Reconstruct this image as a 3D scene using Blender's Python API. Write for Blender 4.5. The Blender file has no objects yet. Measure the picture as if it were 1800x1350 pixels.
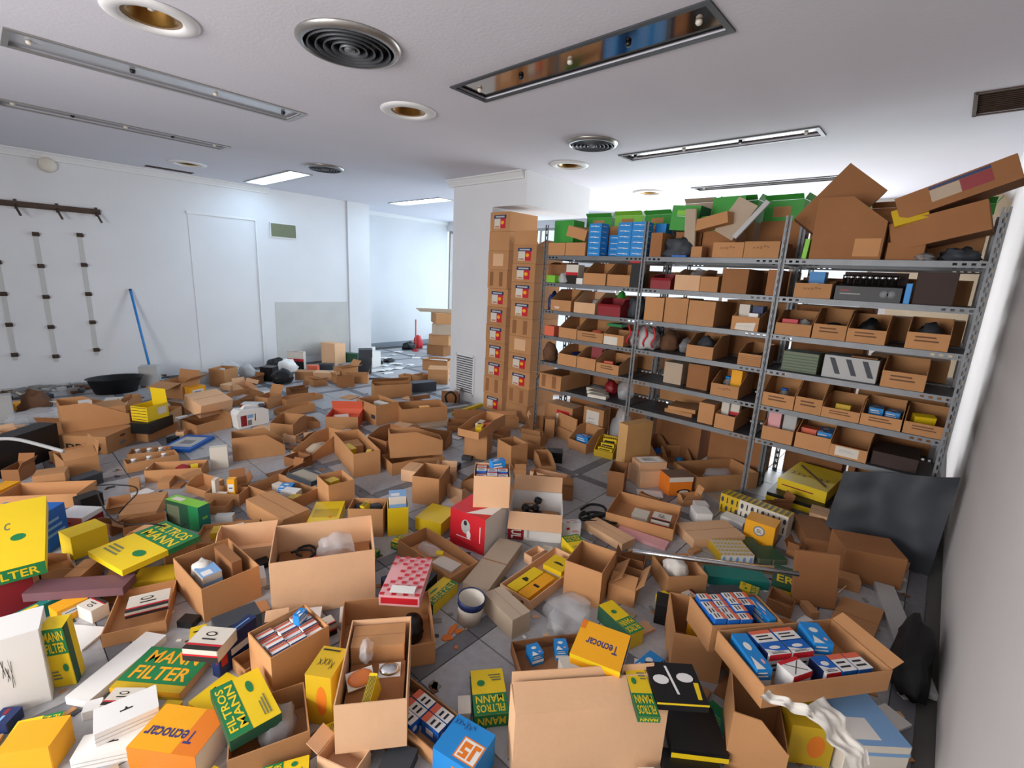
import bpy, bmesh, math, random, os
DEBUG = False
from mathutils import Vector, Matrix
# ------------------------------------------------------------------ camera, light, exposure
F, YAW, PIT, ROL, HC = 836.76, 0.72891, 0.22366, 0.05150, 1.55
fw = Vector((math.cos(PIT)*math.cos(YAW), math.cos(PIT)*math.sin(YAW), -math.sin(PIT)))
r0 = Vector((math.sin(YAW), -math.cos(YAW), 0)); u0 = r0.cross(fw)
rt = r0*math.cos(ROL)+u0*math.sin(ROL); up = -r0*math.sin(ROL)+u0*math.cos(ROL)
sc = bpy.context.scene
col = sc.collection
cam = bpy.data.objects.new('camera', bpy.data.cameras.new('camera')); col.objects.link(cam)
cam.data.sensor_width = 36; cam.data.sensor_fit = 'HORIZONTAL'; cam.data.lens = F*36/1800
cam.data.clip_start = .02
cam.matrix_world = Matrix((( rt.x, up.x, -fw.x, 0), (rt.y, up.y, -fw.y, 0), (rt.z, up.z, -fw.z, HC), (0, 0, 0, 1)))
sc.camera = cam
sc.view_settings.view_transform = 'Standard'; sc.view_settings.look = 'None'
sc.view_settings.gamma = 1; sc.view_settings.use_curve_mapping = False
sc.view_settings.exposure = 0.0
W = bpy.data.worlds.new('sky'); sc.world = W; W.use_nodes = True
W.node_tree.nodes['Background'].inputs[0].default_value = (.80, .90, 1, 1)
W.node_tree.nodes['Background'].inputs[1].default_value = 1.2
H = 2.60            # ceiling
YW, YR = 7.60, -.25  # left wall, right wall
XF, XB = 7.0, -2.4   # shop front beyond the shelving, wall behind the camera
XS = 3.6             # face of the shelving
def area(name, loc, rot, sx, sy, power, colr=(1, 1, 1)):
    l = bpy.data.lights.new(name, 'AREA'); l.shape = 'RECTANGLE'; l.size = sx; l.size_y = sy
    l.energy = power; l.color = colr
    o = bpy.data.objects.new(name, l); col.objects.link(o); o.location = loc; o.rotation_euler = rot
    return o
R90 = math.pi/2
# daylight entering by the windows of the place (shop front, back window)
area('daylight_shop_front', (XF+.25, 6.55, 1.3), (0, R90, 0), 2.2, 3.0, 100, (.62, .83, 1))
area('daylight_shop_front_side', (XF+.25, 2.4, 1.35), (0, R90, 0), 2.2, 3.2, 250, (.92, .97, 1))
area('daylight_back_window', (XB-.25, 1.9, 1.35), (0, -R90, 0), 1.7, 2.9, 262, (1, .965, .945))
# ------------------------------------------------------------------ pixel helpers (1800 x 1350 frame)
def ray(x, y): return fw + rt*((x-900)/F) - up*((y-675)/F)
O = Vector((0, 0, HC))
def onz(x, y, z): d = ray(x, y); return O + d*((z-HC)/d.z)
def onX(x, y, X): d = ray(x, y); return O + d*(X/d.x)
def onY(x, y, Y): d = ray(x, y); return O + d*(Y/d.y)
def pj(v):
    d = v-O; k = d.dot(fw)
    return (900+F*d.dot(rt)/k, 675-F*d.dot(up)/k) if k > .05 else None
def zat(base, px):
    d = ray(*px); s = (d.x*base.x+d.y*base.y)/(d.x**2+d.y**2); return HC+s*d.z
# ------------------------------------------------------------------ materials
def lin(h):
    if not isinstance(h, str): return h
    o = []
    for i in (0, 2, 4):
        c = int(h[i:i+2], 16)/255
        o.append(c/12.92 if c <= .04045 else ((c+.055)/1.055)**2.4)
    return tuple(o)
MATS = {}
def nodemat(name, hexc, rough=.6, metal=0, var=0, nscale=8, bump=0, bscale=60, rnd=0, spec=.4, hex2=None, contrast=None):
    m = bpy.data.materials.new(name); m.use_nodes = True; nt = m.node_tree; b = nt.nodes['Principled BSDF']
    c = lin(hexc); b.inputs['Base Color'].default_value = (*c, 1)
    b.inputs['Roughness'].default_value = rough; b.inputs['Metallic'].default_value = metal
    b.inputs['Specular IOR Level'].default_value = spec
    L = nt.links.new
    tc = nt.nodes.new('ShaderNodeTexCoord')
    if var or rnd or hex2:
        no = nt.nodes.new('ShaderNodeTexNoise'); no.inputs['Scale'].default_value = nscale; no.inputs['Detail'].default_value = 5
        L(tc.outputs['Object'], no.inputs['Vector'])
        src = no.outputs['Fac']
        if contrast:
            cr = nt.nodes.new('ShaderNodeMapRange'); cr.inputs[1].default_value = contrast[0]; cr.inputs[2].default_value = contrast[1]
            L(src, cr.inputs[0]); src = cr.outputs[0]
        mx = nt.nodes.new('ShaderNodeMix'); mx.data_type = 'RGBA'
        c2 = lin(hex2) if hex2 else tuple(x*(1-var) for x in c)
        c1 = c if hex2 else tuple(min(1, x*(1+var*.6)) for x in c)
        mx.inputs[6].default_value = (*c1, 1); mx.inputs[7].default_value = (*c2, 1)
        L(src, mx.inputs[0]); out = mx.outputs[2]
        if rnd:
            oi = nt.nodes.new('ShaderNodeObjectInfo'); mr = nt.nodes.new('ShaderNodeMapRange')
            mr.inputs[3].default_value = 1-rnd; mr.inputs[4].default_value = 1+rnd
            L(oi.outputs['Random'], mr.inputs[0])
            hs = nt.nodes.new('ShaderNodeHueSaturation'); L(out, hs.inputs['Color']); L(mr.outputs[0], hs.inputs['Value']); out = hs.outputs[0]
        L(out, b.inputs['Base Color'])
    if bump:
        n2 = nt.nodes.new('ShaderNodeTexNoise'); n2.inputs['Scale'].default_value = bscale; n2.inputs['Detail'].default_value = 3
        bp = nt.nodes.new('ShaderNodeBump'); bp.inputs['Strength'].default_value = bump; bp.inputs['Distance'].default_value = .004
        L(tc.outputs['Object'], n2.inputs['Vector']); L(n2.outputs['Fac'], bp.inputs['Height']); L(bp.outputs[0], b.inputs['Normal'])
    return m
SPEC = dict(
 card=('BA8759', .85, 0, .16, 5, .25, 40, .10), cardl=('DCB088', .85, 0, .12, 5, .2, 40, .08), cardd=('97663F', .85, 0, .18, 5, .25, 40, .10),
 cardg=('B5A28C', .85, 0, .12, 6, .2, 40, .06), cardin=('A47C58', .9, 0, .15, 5, .2, 40, .08), wood=('C79A62', .6, 0, .25, 3, .1, 20, .05),
 wall=('D9DADC', .9, 0, .10, 1.8, .15, 30, 0), wallr=('CFCBC9', .9, 0, .07, 1.4, .2, 25, 0), ceil=('D4D3DB', .95, 0, .03, 3, .25, 55, 0),
 plaster=('BFC0BD', .9, 0, .1, 4, .3, 30, 0), cream=('D8CBB0', .8, 0, .08, 5, 0, 0, 0), trimw=('DCDCDC', .6, 0, .04, 5, 0, 0, 0),
 terr=('ACACAE', .45, 0, .30, 28, .05, 60, .05), terrd=('727378', .45, 0, .28, 26, .05, 60, .04), grout=('5A5855', .9, 0, .2, 20, .2, 60, 0),
 baseb=('8E959C', .5, 0, .15, 20, 0, 0, 0),
 steel=('787B7E', .5, .45, .25, 12, 0, 0, .05), steeld=('4C4E52', .55, .4, .25, 10, 0, 0, .05), chrome=('C8C8C8', .2, 1, .05, 10, 0, 0, 0),
 alu=('A9A6A2', .35, .8, .15, 8, 0, 0, 0), brass=('A37B3E', .3, .9, .2, 10, 0, 0, 0), refl=('B0A8A2', .10, 1, .25, 5, 0, 0, 0),
 rust=('54443A', .8, .2, .4, 12, .3, 40, 0), black=('141416', .45, 0, .2, 8, 0, 0, .1), blackm=('1C1D20', .35, .3, .2, 8, 0, 0, .1), rubber=('1A1A1B', .7, 0, .2, 8, 0, 0, .1),
 dgrey=('3A3E44', .6, 0, .2, 8, 0, 0, .1), grey=('7C7E80', .6, 0, .15, 8, 0, 0, .1), lgrey=('B4B4B2', .6, 0, .12, 8, 0, 0, .05), white=('E4E2DE', .55, 0, .06, 6, 0, 0, .03),
 offw=('D6CEC0', .65, 0, .08, 6, 0, 0, .04), paper=('E8E6E0', .8, 0, .05, 6, 0, 0, .02),
 yellow=('E8C61E', .45, 0, .06, 6, 0, 0, .03), yellowd=('C9A51F', .5, 0, .1, 6, 0, 0, .05), amberb=('F0A81C', .45, 0, .06, 6, 0, 0, .03), orange=('E07A22', .5, 0, .1, 6, 0, 0, .03),
 mgreen=('1F7A45', .45, 0, .06, 6, 0, 0, .03), green=('3D9A3A', .5, 0, .1, 6, 0, 0, .05), lime=('7FC23C', .5, 0, .1, 6, 0, 0, .04), dkgreen=('27523A', .5, 0, .1, 6, 0, 0, .04), teal=('17796F', .45, 0, .08, 6, 0, 0, .03),
 red=('C4222C', .45, 0, .08, 6, 0, 0, .03), redd=('8A1F26', .5, 0, .15, 6, 0, 0, .03), salmon=('DD6A4C', .6, 0, .1, 6, 0, 0, .03), pink=('E3A7A9', .7, 0, .1, 6, 0, 0, .03), maroon=('6E4A50', .6, 0, .2, 6, 0, 0, .03),
 blue=('1F63B8', .45, 0, .08, 6, 0, 0, .03), blueb=('2486CE', .45, 0, .08, 6, 0, 0, .03), navy=('1B2D5C', .5, 0, .1, 6, 0, 0, .03), sky=('7FA9D6', .5, 0, .08, 6, 0, 0, .03), bluep=('2E7FC4', .35, 0, .05, 6, 0, 0, 0),
 ink=('2A2622', .8, 0, .1, 6, 0, 0, 0), inkb=('3F3A6E', .8, 0, .1, 6, 0, 0, 0), brown=('6B4A33', .8, 0, .25, 8, .2, 30, .05), leather=('3B2A24', .7, 0, .2, 8, .2, 30, 0),
 acryl=('B9BCC2', .15, .3, .12, 3, 0, 0, 0), cloth=('DAD5CC', .95, 0, .1, 8, .3, 60, 0), concrete=('8C8A86', .95, 0, .3, 10, .5, 40, 0), drab=('6E745A', .55, 0, .2, 8, 0, 0, 0),
)
def mat(n):
    if n in MATS: return MATS[n]
    if n in SPEC:
        s = SPEC[n]; m = nodemat(n, s[0], s[1], s[2], s[3], s[4], s[5], s[6], s[7])
    elif n == 'lamp':
        m = bpy.data.materials.new(n); m.use_nodes = True; b = m.node_tree.nodes['Principled BSDF']
        b.inputs['Base Color'].default_value = (.9, .95, 1, 1); b.inputs['Emission Color'].default_value = (.52, .76, 1, 1); b.inputs['Emission Strength'].default_value = 14
    elif n in ('clear', 'glass', 'amber', 'smoke'):
        m = bpy.data.materials.new(n); m.use_nodes = True; nt = m.node_tree; b = nt.nodes['Principled BSDF']
        c, a, r = dict(clear=((.8, .82, .84), .30, .22), glass=((.9, .96, 1), .10, .03), amber=((.85, .22, .02), .75, .15), smoke=((.35, .35, .36), .55, .25))[n]
        b.inputs['Base Color'].default_value = (*c, 1); b.inputs['Roughness'].default_value = r
        tr = nt.nodes.new('ShaderNodeBsdfTransparent'); mx = nt.nodes.new('ShaderNodeMixShader'); mx.inputs[0].default_value = a
        nt.links.new(tr.outputs[0], mx.inputs[1]); nt.links.new(b.outputs[0], mx.inputs[2]); nt.links.new(mx.outputs[0], nt.nodes['Material Output'].inputs[0])
    MATS[n] = m
    return m
# ------------------------------------------------------------------ mesh builder
FONTS = {}
def textpolys(s):
    if s in FONTS: return FONTS[s]
    c = bpy.data.curves.new('t', 'FONT'); c.body = s; c.size = 1; c.resolution_u = 2; c.offset = .018
    o = bpy.data.objects.new('t', c); col.objects.link(o)
    dg = bpy.context.evaluated_depsgraph_get(); me = bpy.data.meshes.new_from_object(o.evaluated_get(dg))
    vs = [v.co.copy() for v in me.vertices]; fs = [tuple(p.vertices) for p in me.polygons]
    bpy.data.objects.remove(o); bpy.data.curves.remove(c); bpy.data.meshes.remove(me)
    if vs:
        x0 = min(v.x for v in vs); x1 = max(v.x for v in vs); y0 = min(v.y for v in vs); y1 = max(v.y for v in vs)
        vs = [((v.x-x0)/(x1-x0), (v.y-y0)/(y1-y0)) for v in vs]
    FONTS[s] = (vs, fs); return FONTS[s]
class MB:
    def __init__(s): s.v = []; s.f = []; s.m = []; s.sm = []; s.mats = []
    def mi(s, n):
        if n not in s.mats: s.mats.append(n)
        return s.mats.index(n)
    def add(s, vs, fs, m, M=None, smooth=False):
        b = len(s.v); k = s.mi(m)
        for p in vs:
            p = Vector(p); s.v.append(M @ p if M else p)
        for f in fs: s.f.append([b+i for i in f]); s.m.append(k); s.sm.append(smooth)
        return s
    def box(s, x0, x1, y0, y1, z0, z1, m, M=None):
        v = [(x, y, z) for z in (z0, z1) for y in (y0, y1) for x in (x0, x1)]
        return s.add(v, [(0, 2, 3, 1), (4, 5, 7, 6), (0, 1, 5, 4), (2, 6, 7, 3), (0, 4, 6, 2), (1, 3, 7, 5)], m, M)
    def prism(s, pts, ax, a, b, m, M=None):
        n = len(pts)
        def mk(p, t): return {0: (t, p[0], p[1]), 1: (p[0], t, p[1]), 2: (p[0], p[1], t)}[ax]
        v = [mk(p, a) for p in pts]+[mk(p, b) for p in pts]
        fs = [tuple(range(n))[::-1], tuple(range(n, 2*n))]+[(i, (i+1) % n, n+(i+1) % n, n+i) for i in range(n)]
        return s.add(v, fs, m, M)
    def quad(s, a, b, c, d, m, M=None): return s.add([a, b, c, d], [(0, 1, 2, 3)], m, M)
    def tube(s, pts, r, m, seg=7, M=None):
        pts = [Vector(p) for p in pts]; n = len(pts); vs = []; fs = []
        for i, p in enumerate(pts):
            t = (pts[min(i+1, n-1)]-pts[max(i-1, 0)]).normalized()
            a = t.orthogonal().normalized() if i == 0 else (pa - t*pa.dot(t)).normalized()
            pa = a; b = t.cross(a); rr = r[i] if isinstance(r, (list, tuple)) else r
            vs += [p+(a*math.cos(q*6.2832/seg)+b*math.sin(q*6.2832/seg))*rr for q in range(seg)]
        for i in range(n-1):
            for q in range(seg): fs.append((i*seg+q, i*seg+(q+1) % seg, (i+1)*seg+(q+1) % seg, (i+1)*seg+q))
        fs += [tuple(range(seg))[::-1], tuple((n-1)*seg+q for q in range(seg))]
        return s.add(vs, fs, m, M, True)
    def lathe(s, prof, m, seg=20, M=None, sx=1, sy=1, ring=False):
        vs = []; fs = []; n = len(prof)
        for r, z in prof: vs += [(r*math.cos(q*6.28319/seg)*sx, r*math.sin(q*6.28319/seg)*sy, z) for q in range(seg)]
        for i in range(n-1):
            for q in range(seg): fs.append((i*seg+q, i*seg+(q+1) % seg, (i+1)*seg+(q+1) % seg, (i+1)*seg+q))
        if ring: fs += [((n-1)*seg+q, (n-1)*seg+(q+1) % seg, (q+1) % seg, q) for q in range(seg)]
        else: fs += [tuple(range(seg))[::-1], tuple((n-1)*seg+q for q in range(seg))]
        return s.add(vs, fs, m, M, True)
    def obj(s, name, parent=None, M=None):
        me = bpy.data.meshes.new(name); me.from_pydata([tuple(v) for v in s.v], [], s.f)
        for n in s.mats: me.materials.append(mat(n))
        me.polygons.foreach_set('material_index', s.m); me.polygons.foreach_set('use_smooth', s.sm)
        me.validate(); me.update()
        o = bpy.data.objects.new(name, me); col.objects.link(o)
        if parent: o.parent = parent
        if M is not None: o.matrix_local = M
        return o
def tag(o, label, cat, group=None, kind=None):
    if label: o['label'] = label
    if cat: o['category'] = cat
    if group: o['group'] = group
    if kind: o['kind'] = kind
    return o
def empty(name, M=None):
    e = bpy.data.objects.new(name, None); col.objects.link(e); e.empty_display_size = .05
    if M is not None: e.matrix_world = M
    return e
def struct(mb, name): o = mb.obj(name); o['kind'] = 'structure'; return o
T3 = Matrix.Translation
def RZ(a): return Matrix.Rotation(a, 4, 'Z')
def RX(a): return Matrix.Rotation(a, 4, 'X')
def RY(a): return Matrix.Rotation(a, 4, 'Y')
rad = math.radians
# ================================================================== THE ROOM
def wallbox(name, x0, x1, y0, y1, z0, z1, m): b = MB(); b.box(x0, x1, y0, y1, z0, z1, m); return struct(b, name)
X0W = 4.62   # end of the left wall, where the side passage opens
YP = 8.35    # wall of the passage
# floor: sub-slab plus tiles
fl = MB(); fl.box(XB-.2, XF+.2, YR-.2, YP+.3, -.12, -.006, 'grout'); floor = struct(fl, 'floor')
MOD, ST, SL = .72, .08, .3175
xs0, ys0 = 3.07-.72*8, 2.01-.72*4
tiles = []
def cells(a0, n):
    o = []
    for i in range(n):
        b = a0+i*MOD; o += [(b-ST/2, b+ST/2, 1), (b+ST/2+.0015, b+ST/2+SL, 0), (b+ST/2+SL+.003, b+MOD-ST/2-.0015, 0)]
    return o
for (xa, xb, sx) in cells(xs0, 14):
    for (ya, yb, sy) in cells(ys0, 14):
        if xa < XB or xb > XF or ya < YR or yb > YP: continue
        if yb > YW and xb < X0W: continue
        c = Vector(((xa+xb)/2, (ya+yb)/2, 0)); q = pj(c)
        vis = q and -80 < q[0] < 1880 and 500 < q[1] < 1420
        A = (xb-xa)*(yb-ya)/((c-O).length**2.5)
        tiles.append((-(A if vis else A*1e-4), xa, xb, ya, yb, 'terrd' if sx or sy else 'terr'))
tiles.sort()
rest = MB()
TM = {}
for i, (_, xa, xb, ya, yb, mm) in enumerate(tiles):
    if i < 290:
        key = (round(xb-xa, 3), round(yb-ya, 3), mm)
        if key not in TM:
            b = MB(); hx, hy = (xb-xa)/2-.001, (yb-ya)/2-.001
            b.box(-hx, hx, -hy, hy, -.012, -.0015, mm); b.box(-hx+.0015, hx-.0015, -hy+.0015, hy-.0015, -.003, 0, mm)
            o = b.obj('tile', floor); TM[key] = o.data
        else:
            o = bpy.data.objects.new('tile', TM[key]); col.objects.link(o); o.parent = floor
        o.location = ((xa+xb)/2, (ya+yb)/2, 0)
    else: rest.box(xa+.001, xb-.001, ya+.001, yb-.001, -.012, 0, mm)
tag(rest.obj('distant_tiles', floor), None, None, None, 'stuff')
# walls
HOLES = [(.25, 1.72, 3.64, 3.93), (.25, 1.76, 5.29, 5.50), (2.0, 2.27, .89, 2.37), (3.84, 4.05, .86, 2.33), (5.47, 5.66, .84, 2.36), (2.58, 2.84, 5.90, 7.30), (4.66, 4.94, 5.76, 7.05),
         (3.64, 4.06, -.14, .11), (1.52, 1.98, 7.28, 7.37)]
DL = [(.68, 2.88), (2.11, 2.95), (3.92, 2.92), (5.53, 2.91), (1.77, 6.65)]
HOLES += [(x-.09, x+.09, y-.09, y+.09) for x, y in DL]
def ceiling_slab():
    xs = sorted({XB-.2, XF+.2, *[h[i] for h in HOLES for i in (0, 1)]}); ys = sorted({YR-.2, YP+.3, *[h[i] for h in HOLES for i in (2, 3)]})
    b = MB()
    for xa, xb in zip(xs, xs[1:]):
        run = None
        for ya, yb in zip(ys, ys[1:]):
            cx, cy = (xa+xb)/2, (ya+yb)/2
            hole = any(h[0] < cx < h[1] and h[2] < cy < h[3] for h in HOLES)
            if hole:
                if run is not None: b.box(xa, xb, run, ya, H, H+.14, 'ceil')
                run = None
            elif run is None: run = ya
        if run is not None: b.box(xa, xb, run, ys[-1], H, H+.14, 'ceil')
    b.box(xs[0], xs[-1], ys[0], ys[-1], H+.14, H+.2, 'ceil')
    return struct(b, 'ceiling')
ceiling_slab()
wallbox('wall_left', XB, X0W, YW, YW+.18, 0, H, 'wall')
wallbox('wall_passage_return', X0W-.15, X0W, YW+.18, YP, 0, H, 'wall')
wallbox('wall_passage', X0W-.15, XF, YP, YP+.15, 0, H, 'wall')
wallbox('wall_right', XB, XF, YR-.18, YR, 0, H, 'wallr')
# wall behind the camera, with a long window
def wall_with_window(name, X, t, y0, y1, wy0, wy1, wz0, wz1, m):
    b = MB(); b.box(X, X+t, y0, wy0, 0, H, m); b.box(X, X+t, wy1, y1, 0, H, m); b.box(X, X+t, wy0, wy1, 0, wz0, m); b.box(X, X+t, wy0, wy1, wz1, H, m)
    return struct(b, name)
wall_with_window('wall_back', XB-.15, .15, YR-.18, YW+.18, .45, 3.35, .5, 2.2, 'wall')
def window(name, X, y0, y1, z0, z1, nm):
    b = MB(); f = .05
    b.box(X-.03, X+.03, y0, y1, z0, z0+f, 'alu'); b.box(X-.03, X+.03, y0, y1, z1-f, z1, 'alu')
    for i in range(nm+1):
        y = y0+(y1-y0-f)*i/nm; b.box(X-.03, X+.03, y, y+f, z0+f, z1-f, 'alu')
    w = struct(b, name)
    for i in range(nm):
        ya = y0+(y1-y0-f)*i/nm+f; yb = y0+(y1-y0-f)*(i+1)/nm
        g = MB(); g.box(X-.003, X+.003, ya, yb, z0+f, z1-f, 'glass'); g.obj('pane', w)
    return w
window('window_1', XB-.08, .45, 3.35, .5, 2.2, 3)
# shop front on the far side: piers, beige panel and two glazed runs
b = MB()
b.box(XF, XF+.15, YR-.18, .55, 0, H, 'cream'); b.box(XF, XF+.15, .55, .75, 0, H, 'trimw'); b.box(XF, XF+.15, .75, 4.1, 2.42, H, 'trimw'); b.box(XF, XF+.15, .75, 4.1, 0, .2, 'cream')
b.box(XF, XF+.15, 4.1, 4.9, 0, H, 'wall'); b.box(XF, XF+.15, 4.9, YP+.15, 2.42, H, 'wall'); b.box(XF, XF+.15, 4.9, YP+.15, 0, .1, 'wall')
struct(b, 'wall_front')
window('window_2', XF+.08, .75, 4.1, .2, 2.42, 4)
window('window_3', XF+.08, 4.9, YP, .1, 2.42, 4)
# pillar with soffit
PX, PY0, PY1 = 3.9, 3.90, 4.55
wallbox('wall_pillar', PX, PX+.75, PY0, PY1, 0, H, 'wall')
b = MB(); b.box(PX, 5.05, 3.42, PY0, 2.27, H, 'wall'); b.box(PX+.75, 5.05, PY0, PY1, 2.27, H, 'wall'); struct(b, 'wall_soffit')
def cornice(name, p, q, out, s=.07):   # run along p->q, profile pointing to 'out'
    b = MB(); P = [Vector(p), Vector(q)]; o = Vector(out)
    prof = [(0, 0), (s, 0), (s, -.012), (s*.75, -.02), (s*.45, -.045), (.02, -.06), (.02, -.075), (0, -.08)]
    n = len(prof); vs = [pt+o*a+Vector((0, 0, c)) for pt in P for a, c in prof]
    fs = [(i, (i+1) % n, n+(i+1) % n, n+i) for i in range(n)]+[tuple(range(n)), tuple(range(n, 2*n))[::-1]]
    b.add(vs, fs, 'trimw'); return struct(b, name)
cornice('trim_1', (XB, YW, H), (3.0, YW, H), (0, -1, 0))
cornice('trim_2', (PX, PY1+.07, H), (PX, 3.45, H), (-1, 0, 0))
cornice('trim_3', (X0W, YP, H), (XF, YP, H), (0, -1, 0))
cornice('trim_4', (PX, PY1, H), (5.05, PY1, H), (0, 1, 0))
cornice('trim_5', (3.9, YR, H), (XF, YR, H), (0, 1, 0))
b = MB(); b.box(X0W, XF, YP-.015, YP, 0, .10, 'baseb'); struct(b, 'baseboard_passage')
# blind door panel and grey patch on the left wall
def onwall(px, py): p = onY(px, py, YW); return p.x, p.z
xa, za = onwall(329, 377); xb, zb_ = onwall(447, 386)
b = MB(); b.box(xa, xb, YW-.006, YW, 0, (za+zb_)/2, 'wall'); b.box(xa-.012, xb+.012, YW-.02, YW, (za+zb_)/2, (za+zb_)/2+.03, 'trimw'); b.box(xb, xb+.022, YW-.022, YW, 0, (za+zb_)/2, 'trimw'); struct(b, 'door_1')
xa, za = onwall(483, 531); xb, _ = onwall(610, 530)
b = MB(); b.box(xa, xb, YW-.004, YW, .1, za, 'plaster'); struct(b, 'trim_6')
xj, _ = onwall(611, 450)
b = MB(); b.box(xj, X0W, YW-.03, YW, 0, H, 'wall'); struct(b, 'trim_7')
# ================================================================== CEILING FITTINGS
def troffer(h, label, lit=False, along='x', bits=0):
    x0, x1, y0, y1 = h; g = .002; x0 += g; x1 -= g; y0 += g; y1 -= g
    e = empty('ceiling_light', T3(((x0+x1)/2, (y0+y1)/2, H))); cx, cy = (x0+x1)/2, (y0+y1)/2
    a, c = (x1-x0)/2, (y1-y0)/2; f = .014; fm = 'alu' if along == 'x' else 'steeld'
    b = MB()
    b.box(-a-.012, a+.012, -c-.012, -c+f, -.008, -.0005, fm); b.box(-a-.012, a+.012, c-f, c+.012, -.008, -.0005, fm)
    b.box(-a-.012, -a+f, -c+f, c-f, -.008, -.0005, fm); b.box(a-f, a+.012, -c+f, c-f, -.008, -.0005, fm); b.obj('frame', e)
    if lit:
        b = MB(); b.box(-a+f, a-f, -c+f, c-f, .012, .02, 'lamp'); b.obj('diffuser', e)
        b = MB(); b.box(-a, a, -c, c, .03, .1, 'trimw'); b.obj('housing', e)
    else:
        b = MB(); b.box(-a+f, a-f, -c+f, c-f, .010, .014, 'refl' if along == 'y' else 'acryl'); b.obj('cover', e)
        n = bits; L = a if along == 'x' else c
        for i in range(n):
            q = -L*.88+2*L*.88*i/max(1, n-1)
            b = MB(); M = T3((q, 0, -.008)) if along == 'x' else T3((0, q, -.008))
            b.lathe([(.008, 0), (.014, .006), (.014, .017)], 'offw' if i % 2 == 0 else 'black', 10, M); b.obj('clip', e)
    tag(e, label, 'ceiling light'); return e
troffer(HOLES[0], 'unlit recessed strip light with bare grey reflector, nearer the big round diffuser than its twin', False, 'x', 4)
troffer(HOLES[1], 'unlit recessed strip light with bare grey reflector, closer to the coat rail wall', False, 'x', 5)
troffer(HOLES[2], 'unlit recessed strip light with brownish mirror reflector, out in front of the shelving', False, 'y', 5)
troffer(HOLES[3], 'unlit recessed strip light mirroring green cartons, directly above the shelving', False, 'y', 4)
troffer(HOLES[4], 'unlit narrow recessed strip light behind the shelving by the shop window', False, 'y', 3)
troffer(HOLES[5], 'glowing white ceiling panel beside the wall with the olive plate', True)
troffer(HOLES[6], 'glowing white ceiling panel over the passage behind the pillar', True)
def diffuser(x, y, R, label):
    e = empty('air_diffuser', T3((x, y, H)))
    b = MB(); b.lathe([(R*.86, -.001), (R, -.001), (R, -.006), (R*.94, -.022), (R*.86, -.026)], 'alu', 40, ring=True); b.obj('rim', e)
    b = MB(); b.lathe([(.001, -.002), (R*.87, -.002), (R*.87, -.001), (.001, -.001)], 'black', 32); b.obj('throat', e)
    for i in range(5):
        r = R*(.78-.15*i); b = MB(); b.lathe([(r-.012, -.004), (r, -.03), (r+.004, -.03), (r-.006, -.004)], 'steeld' if i < 4 else 'steel', 36, ring=True); b.obj('cone_ring', e)
    b = MB(); b.lathe([(.001, -.034), (R*.1, -.03), (R*.1, -.003), (.001, -.003)], 'steel', 16); b.obj('hub', e)
    tag(e, label, 'air vent')
diffuser(1.36, 2.38, .245, 'large round metal air diffuser with concentric rings between the strip lights')
diffuser(3.40, 2.32, .20, 'round dark air diffuser with concentric rings in front of the shelving')
diffuser(2.72, 5.33, .20, 'round air diffuser beside the glowing panel by the far wall')
for i, (x, y) in enumerate(DL):
    e = empty('downlight', T3((x, y, H)))
    b = MB(); b.lathe([(.115, -.001), (.185, -.001), (.185, -.006), (.165, -.016), (.13, -.018), (.115, -.006)], 'trimw', 32, ring=True); b.obj('ring', e)
    b = MB(); b.lathe([(.001, .078), (.03, .075), (.075, .05), (.088, .0), (.118, -.004), (.118, -.003), (.092, .002), (.079, .054), (.03, .08), (.001, .082)], 'brass', 28); b.obj('reflector', e)
    b = MB(); b.lathe([(.001, .02), (.014, .024), (.018, .04), (.014, .07)], 'white', 12); b.obj('lamp', e)
    tag(e, ['white ringed brass downlight between the bare strip light and the big round diffuser', 'white ringed brass downlight before the brown strip light', 'white ringed brass downlight beside the soffit of the pillar', 'white ringed brass downlight behind the shelving', 'white ringed brass downlight near the blind door wall'][i], 'downlight')
def grille(h, n, label, frame, ax):
    x0, x1, y0, y1 = h; e = empty('ceiling_vent', T3(((x0+x1)/2, (y0+y1)/2, H))); a, c = (x1-x0)/2-.002, (y1-y0)/2-.002
    b = MB(); f = .018
    for q in (-1, 1):
        b.box(-a-.015, a+.015, q*c-f/2, q*c+f/2, -.006, -.0005, frame); b.box(q*a-f/2, q*a+f/2, -c, c, -.006, -.0005, frame)
    b.obj('frame', e)
    b = MB(); b.box(-a, a, -c, c, .09, .1, 'black'); b.obj('duct', e)
    for i in range(n):
        b = MB()
        if ax == 'y': p = -a+2*a*(i+.5)/n; b.box(-.003, .003, -c, c, -.012, .012, frame, T3((p, 0, .012)) @ RY(.6))
        else: p = -c+2*c*(i+.5)/n; b.box(-a, a, -.003, .003, -.012, .012, frame, T3((0, p, .012)) @ RX(.6))
        b.obj('slat', e)
    tag(e, label, 'air vent')
grille(HOLES[7], 12, 'dark slatted ceiling grille beside the wall at the end of the shelving', 'rust', 'y')
grille(HOLES[8], 3, 'long narrow dark slot vent in the ceiling near the cornice', 'rust', 'x')
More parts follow.
